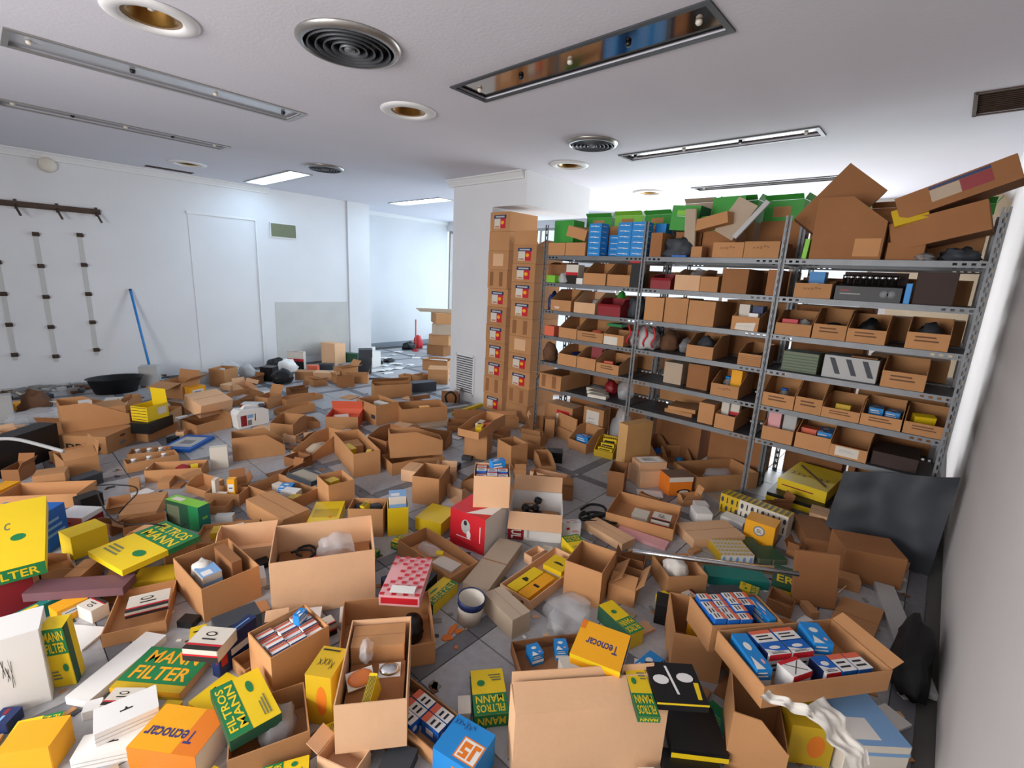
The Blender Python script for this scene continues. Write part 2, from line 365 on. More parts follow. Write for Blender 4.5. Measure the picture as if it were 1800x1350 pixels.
# ================================================================== ON THE WALLS
def wp(px, py, off=0): p = onY(px, py, YW); return Vector((p.x, YW-off, p.z))
a, c = wp(-120, 343), wp(176, 374)
e = empty('coat_rail', T3((0, 0, 0)))
zc = (a.z+c.z)/2; b = MB(); b.box(a.x, c.x, YW-.035, YW-.015, zc-.03, zc+.03, 'rust'); b.obj('rail', e)
for px in (28, 100, 168):
    x = wp(px, 365).x
    b = MB(); b.box(x-.012, x+.012, YW-.015, YW, zc-.05, zc+.05, 'rust'); b.tube([(x, YW-.03, zc-.01), (x, YW-.09, zc-.05), (x+.02, YW-.13, zc-.12)], .012, 'rust', 6); b.obj('bracket', e)
tag(e, 'rusty dark metal rail with bent brackets fixed high on the white wall', 'rail')
for (t, m_, lab) in (((62, 408), (99, 636), 'rusted bracket strip on the white wall, the middle one of three below the rail'), ((139, 410), (171, 624), 'rusted bracket strip on the white wall, the one next to the blue pole'), ((-10, 400), (22, 634), 'rusted bracket strip on the white wall, farthest from the blue pole')):
    a, c = wp(*t), wp(*m_); x = (a.x+c.x)/2
    e = empty('bracket_strip', T3((x, YW, c.z))); L = a.z-c.z
    b = MB(); b.box(-.02, .02, -.004, 0, 0, L, 'plaster'); b.obj('strip', e)
    for i in range(5):
        z = L*(.03+.235*i); b = MB(); b.box(-.028, .028, -.012, -.004, z, z+.045, 'rust'); b.prism([(-.05, z+.035), (-.012, z), (-.012, z+.035)], 0, -.018, .03, 'rust'); b.obj('lug', e)
    tag(e, lab, 'bracket strip')
a, c = wp(473, 390), wp(521, 421)
e = empty('cover_plate', T3(((a.x+c.x)/2, YW, (a.z+c.z)/2))); w, h = (c.x-a.x)/2, (a.z-c.z)/2
b = MB(); b.box(-w, w, -.02, 0, -h, h, 'trimw'); b.obj('frame', e); b = MB(); b.box(-w+.015, w-.015, -.026, -.02, -h+.015, h-.015, 'olive' if 'olive' in SPEC else 'drab'); b.obj('panel', e)
tag(e, 'olive rectangular cover plate in pale frame on the far wall', 'cover plate')
a = wp(83, 290); b = MB(); b.lathe([(.001, .075), (.05, .07), (.075, .04), (.08, 0)], 'offw', 20, T3((a.x, YW, a.z)) @ RX(R90)); tag(b.obj('alarm_siren'), 'small cream alarm siren under the cornice of the white wall', 'alarm')
# blue broom handle leaning on the wall
a, c = wp(228, 508, .02), onz(270, 672, .02); e = empty('broom_handle', T3(c)); d = a-c
b = MB(); b.tube([(0, 0, 0), tuple(d*.985)], .014, 'bluep', 8); b.obj('pole', e); b = MB(); b.tube([tuple(d*.985), tuple(d)], .016, 'navy', 8); b.obj('cap', e)
tag(e, 'bright blue broom handle leaning against the white wall', 'broom handle')
# pillar grille
p0, p1 = onX(803, 620, PX), onX(832, 696, PX)
e = empty('wall_grille', T3((PX, (p0.y+p1.y)/2, p1.z))); w = (p0.y-p1.y)/2; h = p0.z-p1.z
b = MB()
for q in (-1, 1): b.box(-.014, 0, q*w-.015, q*w+.015, 0, h, 'trimw')
b.box(-.014, 0, -w, w, -.015, .015, 'trimw'); b.box(-.014, 0, -w, w, h-.015, h+.015, 'trimw'); b.obj('frame', e)
b = MB(); b.box(-.002, 0, -w, w, 0, h, 'dgrey'); b.obj('backing', e)
for i in range(17):
    z = h*(i+.5)/17; b = MB(); b.box(-.010, .006, -w+.012, w-.012, -.002, .007, 'trimw', T3((-.008, 0, z)) @ RY(-.5)); b.obj('slat', e)
tag(e, 'white slatted ventilation grille low on the pillar', 'grille')
# ================================================================== SHELVING
PYS = [2.88, 1.88, .88, -.12]; SD = .40
LV = [1.750, 1.505, 1.252, 1.008, .752, .508]
she = empty('metal_shelving', T3((XS, 1.38, 0)))
post_me = {}
def post(front, y):
    key = front
    if key not in post_me:
        b = MB(); w = .038; t = .0025; n = 40; p = 2.02/n
        s = 1 if front else -1
        # face parallel to the front (y-z), slotted
        for face in (0, 1):
            M = Matrix.Identity(4) if face == 0 else RZ(-s*R90)
            b.box(0, t, -w/2, -w/2+.011, 0, 2.02, 'steel', M); b.box(0, t, w/2-.011, w/2, 0, 2.02, 'steel', M)
            for i in range(n): b.box(0, t, -w/2+.011, w/2-.011, i*p, i*p+.022, 'steel', M)
            if face == 1: break
        post_me[key] = b.obj('post', she).data; o = bpy.data.objects[-1] if False else None
        o = [c for c in she.children if c.data == post_me[key]][0]
    else:
        o = bpy.data.objects.new('post', post_me[key]); col.objects.link(o); o.parent = she
    o.location = (0 if front else SD+.012, y-1.38, 0)
for y in PYS: post(True, y); post(False, y)
sh_me = None
for lv in LV:
    for k in range(3):
        y1, y0 = PYS[k]-.004, PYS[k+1]+.004
        if sh_me is None:
            b = MB(); L = (y1-y0)/2; lip = .036
            b.box(.004, SD, -L, L, -.002, 0, 'steeld')
            for xx in (.004, SD-.002):
                b.box(xx, xx+.002, -L, L, -lip, -lip+.010, 'steel'); b.box(xx, xx+.002, -L, L, -.012, 0, 'steel')
                n = 26
                for i in range(n):
                    ya = -L+2*L*i/n; solid = 1.0 if 3 < i < n-4 else .5
                    b.box(xx, xx+.002, ya, ya+2*L/n*solid, -lip+.010, -.012, 'steel')
            b.box(.02, SD-.02, -L, -L+.002, -lip, 0, 'steel'); b.box(.02, SD-.02, L-.002, L, -lip, 0, 'steel')
            o = b.obj('shelf', she); sh_me = o.data
        else: o = bpy.data.objects.new('shelf', sh_me); col.objects.link(o); o.parent = she
        o.location = (0, (y0+y1)/2-1.38, lv)
tag(she, 'grey slotted steel shelving of three bays loaded with parts bins', 'shelving')
# ================================================================== BOXES AND THINGS: ENGINE
from mathutils import noise
ZR = dict(a=(0, 600, 4.5), b=(350, 580, 4.5), c=(650, 620, 4.5), d=(950, 700, 4.5), e=(1250, 750, 4.5), f=(0, 800, 4.5), g=(350, 800, 4.5), h=(680, 800, 4.5),
          i=(0, 1000, 3.858), j=(380, 1000, 3.858), k=(780, 1000, 3.858), l=(1100, 950, 3.375), m=(1350, 950, 3.375),
          A=(840, 300, 4.5), B=(1140, 280, 4.5), C=(1400, 260, 4.5), D=(840, 500, 4.5), E=(1100, 520, 4.5), F=(1300, 520, 3.6), x=(0, 0, 1), q=(620, 600, 10), w=(400, 300, 3.376))
def zp(z, p): a = ZR[z]; return (a[0]+p[0]/a[2], a[1]+p[1]/a[2])
class Pl:   # placement of a box: base centre, heading, size, tilt
    def __init__(s, loc, yaw, w, d, h, tx=0, ty=0): s.loc = Vector(loc); s.yaw = yaw; s.w = w; s.d = d; s.h = h; s.tx = tx; s.ty = ty
    def M(s):
        R = RZ(s.yaw) @ RX(-rad(s.tx)) @ RY(rad(s.ty))
        lo = min((R @ Vector((x, y, z))).z for x in (-s.w/2, s.w/2) for y in (-s.d/2, s.d/2) for z in (0, s.h))
        return T3(s.loc+Vector((0, 0, -lo))) @ R
def place(z, bl, br, t, k=None, zb=0, d=None, h=None):
    bl, br = zp(z, bl), zp(z, br)
    P, Q = onz(*bl, zb), onz(*br, zb); e = Q-P; e.z = 0; w = e.length; u = e/w; n = Vector((-u.y, u.x, 0))
    if h is None: h = zat(P, zp(z, t))-zb
    h = max(h, .008)
    if d is None: K = onz(*zp(z, k), zb+h); d = abs((K-P).dot(n))
    d = max(.02, d)
    c = P+u*w/2+n*d/2; c.z = zb
    return Pl(c, math.atan2(u.y, u.x), w, d, h)
FD = {'F': (0, 1), 'R': (1, 1), 'L': (2, 1), 'B': (3, 1), 'T': (4, 1)}
def face(w, d, h, f, e=.0006):
    x, y = w/2, d/2
    return {'F': ((-x, -y-e, 0), (w, 0, 0), (0, 0, h)), 'R': ((x+e, -y, 0), (0, d, 0), (0, 0, h)), 'L': ((-x-e, y, 0), (0, -d, 0), (0, 0, h)),
            'B': ((x, y+e, 0), (-w, 0, 0), (0, 0, h)), 'T': ((-x, -y, h+e), (w, 0, 0), (0, d, 0))}[f]
def rotuv(u, v, r):
    return {0: (u, v), 90: (1-v, u), 180: (1-u, 1-v), 270: (v, 1-u)}[r]
def decals(mb, w, d, h, prints):
    """prints: list of (face, rot, [ops]); ops: r(ect) t(ext) e(llipse) p(oly) x(cross)"""
    for f, r, ops in prints:
        for i, op in enumerate(ops):
            o, U, V = face(w, d, h, f, .0006+.0003*i); o = Vector(o); U = Vector(U); V = Vector(V)
            def P(u, v): a, c = rotuv(u, v, r); return o+U*a+V*c
            k = op[0]
            if k == 'r': mb.quad(P(op[1], op[2]), P(op[3], op[2]), P(op[3], op[4]), P(op[1], op[4]), op[5])
            elif k == 'e': mb.add([P(op[1]+op[3]*math.cos(q*.5236), op[2]+op[4]*math.sin(q*.5236)) for q in range(12)], [tuple(range(12))], op[5])
            elif k == 'p': mb.add([P(u, v) for u, v in op[1]], [tuple(range(len(op[1])))], op[2])
            elif k == 't':
                vs, fs = textpolys(op[1]); u0, v0, u1, v1 = op[2:6]
                mb.add([P(u0+(u1-u0)*a, v0+(v1-v0)*c) for a, c in vs], fs, op[6])
def prints_on(e, w, d, h, pr):   # one printed layer for each face
    for f in dict.fromkeys(x[0] for x in pr):
        p = MB(); decals(p, w, d, h, [x for x in pr if x[0] == f]); p.obj('printing', e)
def bars(u0, v0, u1, v1, n, m):   # lines of small print
    o = []
    for i in range(n):
        y = v0+(v1-v0)*(i+.3)/n; o.append(('r', u0, y, u0+(u1-u0)*(.95-.25*((i*7) % 3)/2), y+(v1-v0)*.42/n, m))
    return o
def scrawl(u0, v0, u1, v1, n, m, seed=1):  # hand-written strokes
    R = random.Random(seed); o = []
    for i in range(n):
        a = u0+(u1-u0)*i/n; w = (u1-u0)/n*.75; t = (v1-v0)*.10; y = v0+(v1-v0)*R.uniform(.1, .5); y2 = v0+(v1-v0)*R.uniform(.5, .95)
        o.append(('p', [(a, y), (a+w*.2, y), (a+w, y2), (a+w*.8, y2)], m)); o.append(('p', [(a, y2), (a+w, y), (a+w, y+t), (a, y2+t)], m))
    return o
STY = {}
def style(n, body, prints): STY[n] = (body, prints)
def mannf(w1, w2): return [('r', 0, .56, 1, 1, 'mgreen'), ('t', w1, .1, .79, .92, .95, 'yellow'), ('t', w2, .1, .60, .92, .76, 'yellow'), ('e', .72, .32, .12, .07, 'mgreen')]+bars(.1, .12, .5, .3, 3, 'drab')
style('mann', 'yellow', [('T', 0, mannf('MANN', 'FILTER')), ('F', 0, [('r', 0, 0, 1, 1, 'mgreen'), ('t', 'FILTER', .1, .25, .9, .75, 'yellow')]), ('R', 0, [('r', .55, 0, 1, 1, 'mgreen')])])
style('mannbig', 'yellow', [('T', 0, [('e', .55, .42, .13, .05, 'mgreen'), ('t', 'C', .3, .55, .4, .66, 'drab')]), ('F', 0, [('r', 0, 0, 1, 1, 'mgreen'), ('t', 'FILTER', .1, .2, .9, .8, 'yellow')])])
style('filtros', 'yellow', [('T', 0, mannf('FILTROS', 'MANN')), ('R', 0, [('r', .56, 0, 1, 1, 'mgreen')]), ('B', 0, [('r', 0, 0, 1, 1, 'mgreen')])])
style('mannflip', 'yellow', [('T', 180, mannf('FILTROS', 'MANN')), ('F', 180, [('r', 0, 0, 1, 1, 'mgreen'), ('t', 'MANN', .1, .2, .9, .8, 'yellow')]), ('R', 0, [('r', 0, 0, .45, 1, 'mgreen')]), ('L', 0, [('r', 0, 0, 1, 1, 'dkgreen')])])
style('manngreen', 'yellow', [('T', 90, mannf('FILTROS', 'MANN')), ('F', 0, [('r', 0, 0, 1, 1, 'dkgreen')]), ('L', 0, [('r', 0, 0, 1, 1, 'dkgreen')]), ('R', 0, [('r', .4, 0, 1, .5, 'yellow')])])
style('mannfront', 'yellow', [('F', 0, mannf('MANN', 'FILTER')), ('R', 0, [('r', 0, 0, .5, 1, 'dkgreen'), ('r', .5, 0, 1, 1, 'yellow')])])
style('plug', 'white', [('F', 0, [('r', 0, .72, 1, 1, 'red')]+bars(.15, .15, .85, .62, 2, 'ink')), ('T', 0, [('r', 0, .26, 1, 1, 'blue'), ('e', .5, .55, .25, .14, 'white'), ('p', [(0, .26), (.5, .26), (0, .5)], 'white')]+bars(.15, .04, .85, .2, 2, 'ink')), ('R', 0, [('r', .15, 0, 1, 1, 'blue'), ('p', [(.6, 0), (1, 0), (1, .8)], 'white')]), ('L', 0, [('r', 0, 0, .85, 1, 'navy')])])
style('plugup', 'blue', [('T', 0, [('r', 0, 0, 1, 1, 'white'), ('r', 0, .7, 1, 1, 'salmon')]+bars(.15, .12, .85, .62, 2, 'ink')), ('F', 0, [('e', .5, .55, .25, .18, 'white'), ('p', [(0, 0), (.6, 0), (0, .4)], 'white')]), ('R', 0, [('p', [(0, 0), (1, 0), (1, .5)], 'white')]), ('L', 0, [('r', .3, .3, .7, .7, 'white')])])
style('plugx', 'white', [('T', 0, [('r', 0, .78, 1, 1, 'red'), ('p', [(.15, .1), (.2, .1), (.85, .75), (.8, .75)], 'ink'), ('p', [(.8, .1), (.85, .1), (.2, .75), (.15, .75)], 'ink')]), ('R', 0, [('r', 0, 0, 1, 1, 'navy')]), ('F', 0, [('r', 0, .7, 1, 1, 'red')])])
style('plugrow', 'white', [('T', 0, [('r', 0, 0, 1, .2, 'navy'), ('r', 0, .62, 1, .82, 'salmon'), ('r', 0, .82, 1, .9, 'redd')]), ('F', 0, [('r', 0, .6, 1, 1, 'salmon')])])
style('bluecar', 'blueb', [('T', 0, [('e', .45, .62, .22, .12, 'white'), ('p', [(0, 0), (.55, 0), (.2, .35)], 'white'), ('e', .72, .2, .1, .07, 'pink')]), ('F', 0, [('r', 0, .25, 1, .5, 'white')]+bars(.1, .6, .8, .9, 2, 'white')), ('R', 0, [('e', .4, .6, .2, .18, 'white'), ('p', [(.5, 0), (1, 0), (1, .5)], 'white')])])
style('bluesm', 'blueb', [('F', 0, [('r', .15, .45, .62, .56, 'white'), ('r', .5, .38, .85, .48, 'white')]), ('R', 0, [('r', .2, .45, .7, .55, 'white')])])
style('vendor', 'card', [('F', 0, [('r', .22, .16, .78, .82, 'offw'), ('r', .20, .66, .80, .84, 'navy'), ('r', .27, .71, .72, .79, 'lgrey'), ('r', .52, .16, .78, .66, 'red'), ('e', .62, .45, .08, .1, 'amberb'), ('r', .26, .20, .48, .28, 'card')])])
style('vendorp', 'card', [('F', 0, [('r', .12, .12, .3, .9, 'cardd'), ('r', .6, .12, .78, .9, 'cardd')])])
style('vendorl', 'card', [('F', 0, [('r', .25, .2, .75, .85, 'cardl')])])
style('motul', 'white', [('F', 0, [('r', 0, 0, .30, 1, 'redd'), ('r', .36, .1, .4, .6, 'lgrey')]), ('F', 270, [('r', .0, .0, .001, .001, 'redd'), ('r', .0, .0, .001, .001, 'redd'), ('t', 'MOTUL', .04, .06, .96, .25, 'white')]), ('R', 0, [('p', [(.45, .55), (.6, .62), (.6, .7), (.45, .62)], 'redd'), ('p', [(.45, .7), (.62, .78), (.56, .9), (.45, .84)], 'redd')]+bars(.05, .1, .3, .4, 4, 'lgrey'))])
style('redpart', 'red', [('F', 0, [('e', .46, .62, .13, .2, 'lgrey'), ('e', .45, .72, .05, .07, 'ink'), ('e', .55, .42, .06, .12, 'white'), ('r', .2, .3, .62, .32, 'white'), ('r', .86, .3, .88, .75, 'white')]), ('T', 0, [('p', [(.45, 0), (1, .3), (1, 1), (.95, 1)], 'white')]), ('R', 0, [('r', 0, 0, 1, 1, 'white')]), ('B', 0, [('r', 0, 0, 1, 1, 'white')])])
def checks():
    o = []
    for i in range(11):
        for j in range(7):
            if (i+j) % 2 == 0 and not (3 < i < 8 and j < 2): o.append(('r', j/7+.01, i/11+.01, (j+.85)/7, (i+.8)/11, 'red'))
    return o+[('r', .25, .02, .85, .2, 'paper')]
style('check', 'pink', [('T', 0, checks()), ('F', 0, [('r', .05, .2, .95, .8, 'red')])])
def dots(n, m1, m2):
    o = []
    for i in range(n):
        for j in range(2):
            x = (i+.5)/n; y = .28+.44*j
            o.append(('e', x, y, .28/n, .14, m1) if (i+j) % 2 else ('r', x-.1/n, y-.15, x+.1/n, y+.15, m2))
    return o
style('dots', 'yellowd', [('F', 0, [('r', .3, 0, 1, 1, 'offw')]+dots(13, 'dgrey', 'ink')), ('T', 0, [('r', i/13+.01, .0, i/13+.04, .9, 'drab') for i in range(13)]), ('R', 0, [('r', 0, 0, 1, 1, 'offw')])])
style('rings', 'offw', [('T', 0, [('r', (i % 9)/9, (i//9)/5, (i % 9)/9+.06, (i//9)/5+.1, 'yellowd') for i in range(45)]), ('F', 0, [('r', .02, .1, .97, .9, 'white')]+[('e', .1+.2*i, .5, .05, .3, 'sky') for i in range(5)]), ('L', 0, [('r', 0, 0, 1, 1, 'yellowd')])])
style('champ', 'offw', [('T', 0, [('r', 0, .0, 1, .18, 'ink'), ('r', 0, .18, 1, .26, 'red'), ('e', .45, .68, .16, .1, 'ink'), ('e', .45, .68, .11, .06, 'offw')]+bars(.3, .38, .7, .52, 1, 'ink')), ('F', 0, [('r', 0, 0, 1, .45, 'ink'), ('r', 0, .45, 1, .6, 'red')])])
style('purol', 'amberb', [('T', 180, [('t', 'Tecnocar', .15, .42, .8, .66, 'inkb'), ('r', .9, 0, 1, .25, 'orange')]), ('R', 0, [('r', 0, .4, 1, 1, 'navy'), ('r', 0, 0, 1, .4, 'white')]), ('B', 0, [('r', 0, 0, 1, 1, 'navy')]), ('F', 0, [('r', 0, .6, 1, 1, 'yellow')])])
style('tecno', 'amberb', [('T', 180, [('r', 0, 0, .35, 1, 'orange'), ('t', 'Tecnocar', .2, .5, .95, .78, 'inkb')]), ('R', 0, [('r', 0, 0, 1, 1, 'white')]), ('F', 0, [('r', 0, 0, 1, 1, 'orange')])])
style('bosch', 'yellow', [('T', 0, [('r', .3, .42, .8, .5, 'ink'), ('r', .38, .5, .7, .55, 'ink')]), ('F', 0, [('r', .1, .3, .9, .5, 'offw')]), ('L', 0, [('r', .1, .1, .9, .9, 'amberb')])])
style('boscha', 'amberb', [('T', 0, [('r', .3, .42, .8, .5, 'ink')]), ('F', 0, [('r', .2, .2, .8, .4, 'yellow')])])
style('knecht', 'dkgreen', [('F', 0, [('r', .05, .1, .42, .85, 'drab'), ('r', .7, 0, 1, 1, 'mgreen')]), ('T', 0, [('r', 0, 0, 1, 1, 'lime'), ('r', .1, .25, .4, .75, 'offw')]), ('R', 0, [('r', 0, 0, 1, 1, 'teal'), ('r', .3, .45, .75, .55, 'lime')])])
style('greenstrip', 'teal', [('F', 0, [('r', .3, .2, .5, .75, 'yellow'), ('r', .6, .3, .85, .7, 'offw'), ('r', .9, 0, 1, 1, 'yellowd')]), ('T', 0, [('r', .3, .2, .5, .7, 'yellow'), ('r', .62, .25, .92, .7, 'offw')])])
style('blue5', 'blueb', [('T', 0, [('r', .45, .08, .98, .62, 'orange'), ('r', .48, .11, .95, .59, 'white'), ('p', [(.52, .15), (.72, .15), (.72, .33), (.6, .33), (.6, .40), (.72, .40), (.72, .52), (.52, .52), (.52, .26), (.62, .26), (.62, .22), (.52, .22)], 'orange'), ('p', [(.76, .15), (.84, .15), (.84, .45), (.92, .45), (.92, .54), (.76, .54)], 'orange')]+scrawl(.05, .7, .6, .95, 6, 'navy', 3)), ('F', 0, [('r', .5, .2, .9, .8, 'orange')])])
style('bluebig', 'blue', [('T', 0, [('r', .35, .55, .6, .75, 'sky'), ('r', .62, .55, .8, .75, 'pink')]), ('R', 0, bars(.1, .3, .9, .8, 3, 'sky')), ('F', 0, [('r', .1, .2, .9, .25, 'sky')])])
style('bluecase', 'blue', [('T', 0, [('r', .12, .15, .88, .85, 'lgrey'), ('r', .3, .35, .7, .6, 'grey')])])
style('navycase', 'navy', [('T', 0, [('r', .1, .3, .45, .5, 'redd'), ('r', .5, .4, .9, .55, 'sky')]), ('F', 0, [('r', .3, .4, .8, .6, 'white'), ('r', .05, .3, .2, .7, 'red')]), ('L', 0, [('r', .6, .4, .85, .7, 'redd')])])
style('wiper', 'black', [('T', 0, [('e', .22, .55, .16, .12, 'white'), ('e', .72, .62, .17, .12, 'white'), ('p', [(.45, .2), (.5, .2), (.42, .9), (.37, .9)], 'white'), ('p', [(.82, .1), (.9, .1), (.95, .5), (.85, .5)], 'yellow')]), ('F', 0, [('r', 0, .75, 1, 1, 'yellow')])])
style('yellowbk', 'black', [('F', 0, [('r', 0, .0, 1, .6, 'yellow')]), ('T', 0, [('r', 0, 0, 1, 1, 'black')])])
style('yscrawl', 'yellowd', [('T', 0, scrawl(.2, .2, .85, .6, 4, 'ink', 5)+bars(.1, .8, .8, .92, 1, 'ink')), ('F', 0, [('e', .6, .5, .2, .3, 'orange')]), ('L', 0, scrawl(.1, .2, .5, .8, 3, 'orange', 2))])
style('ylid', 'yellow', [('F', 0, [('e', .25, .8, .08, .08, 'orange'), ('e', .7, .8, .08, .08, 'orange'), ('p', [(.1, .2), (.9, .6), (.9, .66), (.1, .26)], 'ink')]), ('T', 0, [('r', .1, .2, .9, .6, 'yellowd'), ('e', .7, .2, .06, .06, 'orange')])])
style('yellowcase', 'yellow', [('F', 0, [('r', .1, .45, .75, .55, 'redd')]), ('T', 0, scrawl(.1, .3, .9, .5, 7, 'brown', 8)+[('p', [(.1, .8), (.9, .15), (.92, .2), (.12, .85)], 'brown')])])
style('stripes', 'drab', [('F', 0, [('r', 0, .15*i+.05, 1, .15*i+.1, 'dkgreen') for i in range(6)]), ('T', 0, [('r', 0, 0, 1, 1, 'dkgreen')])])
style('camo', 'lgrey', [('F', 0, [('p', [(.1+.3*i, .9), (.2+.3*i, .9), (.35+.3*i, .2), (.25+.3*i, .2)], 'dgrey') for i in range(3)]), ('T', 0, [('r', 0, 0, 1, 1, 'grey')])])
style('greenlab', 'green', [('F', 0, [('r', .2, .62, .7, .8, 'lime'), ('r', .22, .56, .55, .58, 'paper')]), ('R', 0, [('r', 0, 0, 1, 1, 'dkgreen')])])
style('handw', 'card', [('F', 0, scrawl(.25, .5, .75, .8, 5, 'brown', 4))])
style('handw2', 'card', [('F', 0, bars(.2, .4, .8, .85, 2, 'brown'))])
style('wlabel', 'card', [('F', 0, [('r', .15, .15, .78, .92, 'offw')]+bars(.25, .45, .68, .75, 3, 'lgrey'))])
style('wlabelr', 'card', [('F', 0, [('r', .45, .05, .9, .85, 'offw'), ('r', .45, .72, .9, .85, 'red')])])
style('notetop', 'cardl', [('T', 0, [('r', .1, .1, .9, .95, 'paper')]+bars(.25, .3, .75, .8, 3, 'ink'))])
style('orangering', 'amberb', [('F', 0, [('e', .5, .62, .2, .24, 'grey'), ('e', .5, .62, .15, .18, 'offw')]+bars(.42, .52, .6, .72, 3, 'dgrey')), ('L', 0, [('r', 0, 0, 1, 1, 'leather')])])
style('orangebk', 'orange', [('F', 0, [('r', 0, .75, 1, 1, 'offw'), ('e', .65, .2, .3, .15, 'ink'), ('e', .65, .2, .2, .08, 'offw')]), ('T', 0, [('r', 0, 0, 1, 1, 'brown')])])
style('tealfilter', 'teal', [('T', 0, [('r', 0, 0, 1, .35, 'offw'), ('t', 'MANN', .1, .2, .8, .32, 'sky'), ('t', 'FILTER', .1, .04, .8, .16, 'mgreen'), ('r', 0, .78, 1, 1, 'mgreen')]+bars(.2, .5, .6, .7, 3, 'lime')), ('R', 0, [('r', 0, 0, 1, 1, 'white')])])
style('ngreen', 'dkgreen', [('T', 0, [('t', 'N', .55, .5, .9, .95, 'yellow'), ('t', 'ER', .1, .05, .6, .45, 'yellow')]), ('F', 0, [('r', 0, 0, 1, .5, 'yellow')])])
style('blackyel', 'yellow', [('F', 0, [('r', .0, .35, 1, .6, 'ink')]+bars(.1, .65, .9, .95, 1, 'ink')), ('T', 0, [('r', i/6+.02, .1, i/6+.1, .9, 'ink') for i in range(6)])])
style('hanger', 'white', [('T', 0, [('p', [(.4, .44), (.6, .44), (.6, .5), (.53, .5), (.5, .6), (.47, .5), (.4, .5)], 'ink')]), ('F', 0, [('r', 0, .3, 1, .35, 'lgrey'), ('r', 0, .6, 1, .64, 'lgrey')])])
style('pro', 'card', [('F', 0, [('t', 'PRO', .12, .08, .88, .55, 'ink')]), ('R', 0, [('e', .55, .72, .1, .08, 'brown'), ('p', [(.45, .2), (.65, .3), (.6, .45), (.4, .4)], 'grey')])])
style('whiteink', 'white', [('F', 0, scrawl(.25, .3, .45, .8, 3, 'ink', 6))])
style('labeld', 'cardd', [('F', 0, [('r', .3, .3, .55, .8, 'cardg'), ('r', .55, .3, .8, .8, 'redd'), ('r', .3, .82, .8, .94, 'navy')])])
for nm in ('card', 'cardl', 'cardd', 'cardg', 'white', 'offw', 'black', 'blackm', 'dgrey', 'grey', 'lgrey', 'yellow', 'yellowd', 'amberb', 'orange', 'red', 'redd', 'blue', 'blueb', 'navy', 'green', 'lime', 'dkgreen', 'mgreen', 'teal', 'pink', 'maroon', 'leather', 'salmon', 'sky', 'brown', 'drab', 'wood', 'redd'): STY.setdefault(nm, (nm, []))
def tape(n): STY[n] = (n, [])
CN = 0
def closed(M, w, d, h, sty, label, name='product_box', cat='box', group=None):
    body, pr = STY[sty]
    b = MB(); x, y = w/2, d/2; c = min(.0025, w*.08, d*.08, h*.08)
    # box with softened vertical and top edges
    pts = [(-x+c, -y), (x-c, -y), (x, -y+c), (x, y-c), (x-c, y), (-x+c, y), (-x, y-c), (-x, -y+c)]
    b.prism(pts, 2, 0, h, body)
    if body.startswith('card') and not pr and min(w, d) > .07:
        # tape seam and flap gap along the top
        pr = [('T', 0, [('r', 0, .492, 1, .508, 'cardd')])]
    if pr:
        e = empty(name, M); b.obj('carton_body', e); prints_on(e, w, d, h, pr)
    else: e = b.obj(name, None, M)
    return tag(e, label, cat, group)
def openbox(M, w, d, h, tone, label, hf=1, cut=.5, low='F', flaps=(), prints=(), name='cardboard_box', cat='box', group=None, t=.004):
    if low in 'RL': W_, D_ = d, w; Mi = RZ(R90 if low == 'R' else -R90)
    elif low == 'B': W_, D_ = w, d; Mi = RZ(math.pi)
    else: W_, D_ = w, d; Mi = Matrix.Identity(4)
    b = MB(); x, y = W_/2, D_/2; zf = h*hf
    b.box(-x, x, -y, y, 0, t, tone, Mi)
    b.box(-x, x, -y, -y+t, t, zf, tone, Mi); b.box(-x, x, y-t, y, t, h, tone, Mi)
    prof = [(-y+t, t), (y-t, t), (y-t, h)]+([(-y+t+cut*D_, h), (-y+t, zf)] if hf < .999 else [(-y+t, h)])
    b.prism(prof, 0, -x, -x+t, tone, Mi); b.prism(prof, 0, x-t, x, tone, Mi)
    if not flaps and not prints: e = b.obj(name, None, M)
    else:
        e = empty(name, M); b.obj('body', e)
        for (s, ang, ln) in flaps:
            b = MB(); L = w if s in 'FB' else d; a = rad(ang)
            z0 = h*hf if s == low and hf < 1 else h
            Mf = {'F': T3((0, -d/2, z0)), 'B': T3((0, d/2, z0)) @ RZ(math.pi), 'R': T3((w/2, 0, z0)) @ RZ(R90), 'L': T3((-w/2, 0, z0)) @ RZ(-R90)}[s]
            b.box(-L/2+.003, L/2-.003, 0, t*.8, .001, ln, 'cardl' if tone == 'white' else tone, Mf @ RX(a)); b.obj('flap', e)
        if prints: prints_on(e, w, d, h, prints)
    return tag(e, label, cat, group)
def blobmesh(b, rx, ry, rz, m, seed, amp=.25, fr=2.2, sub=3, flat=.0):
    bm = bmesh.new(); bmesh.ops.create_icosphere(bm, subdivisions=sub, radius=1)
    vs = []
    for v in bm.verts:
        n = v.co.normalized(); k = 1+amp*noise.noise(n*fr+Vector((seed*3.7, seed*1.3, seed)))+amp*.5*noise.noise(n*fr*2.7+Vector((seed, 9, seed*2)))
        z = n.z*rz*k
        if flat and z < -rz*flat: z = -rz*flat
        vs.append((n.x*rx*k, n.y*ry*k, z))
    fs = [tuple(v.index for v in f.verts) for f in bm.faces]; bm.free()
    lo = min(v[2] for v in vs); vs = [(x, y, z-lo) for x, y, z in vs]
    b.add(vs, fs, m, None, True)
def blob(M, rx, ry, rz, m, label, seed=1, amp=.28, fr=2.4, name='plastic_bag', cat='bag', group=None, flat=.5):
    b = MB(); blobmesh(b, rx, ry, rz, m, seed, amp, fr, 3, flat); o = b.obj(name, None, M); return tag(o, label, cat, group)
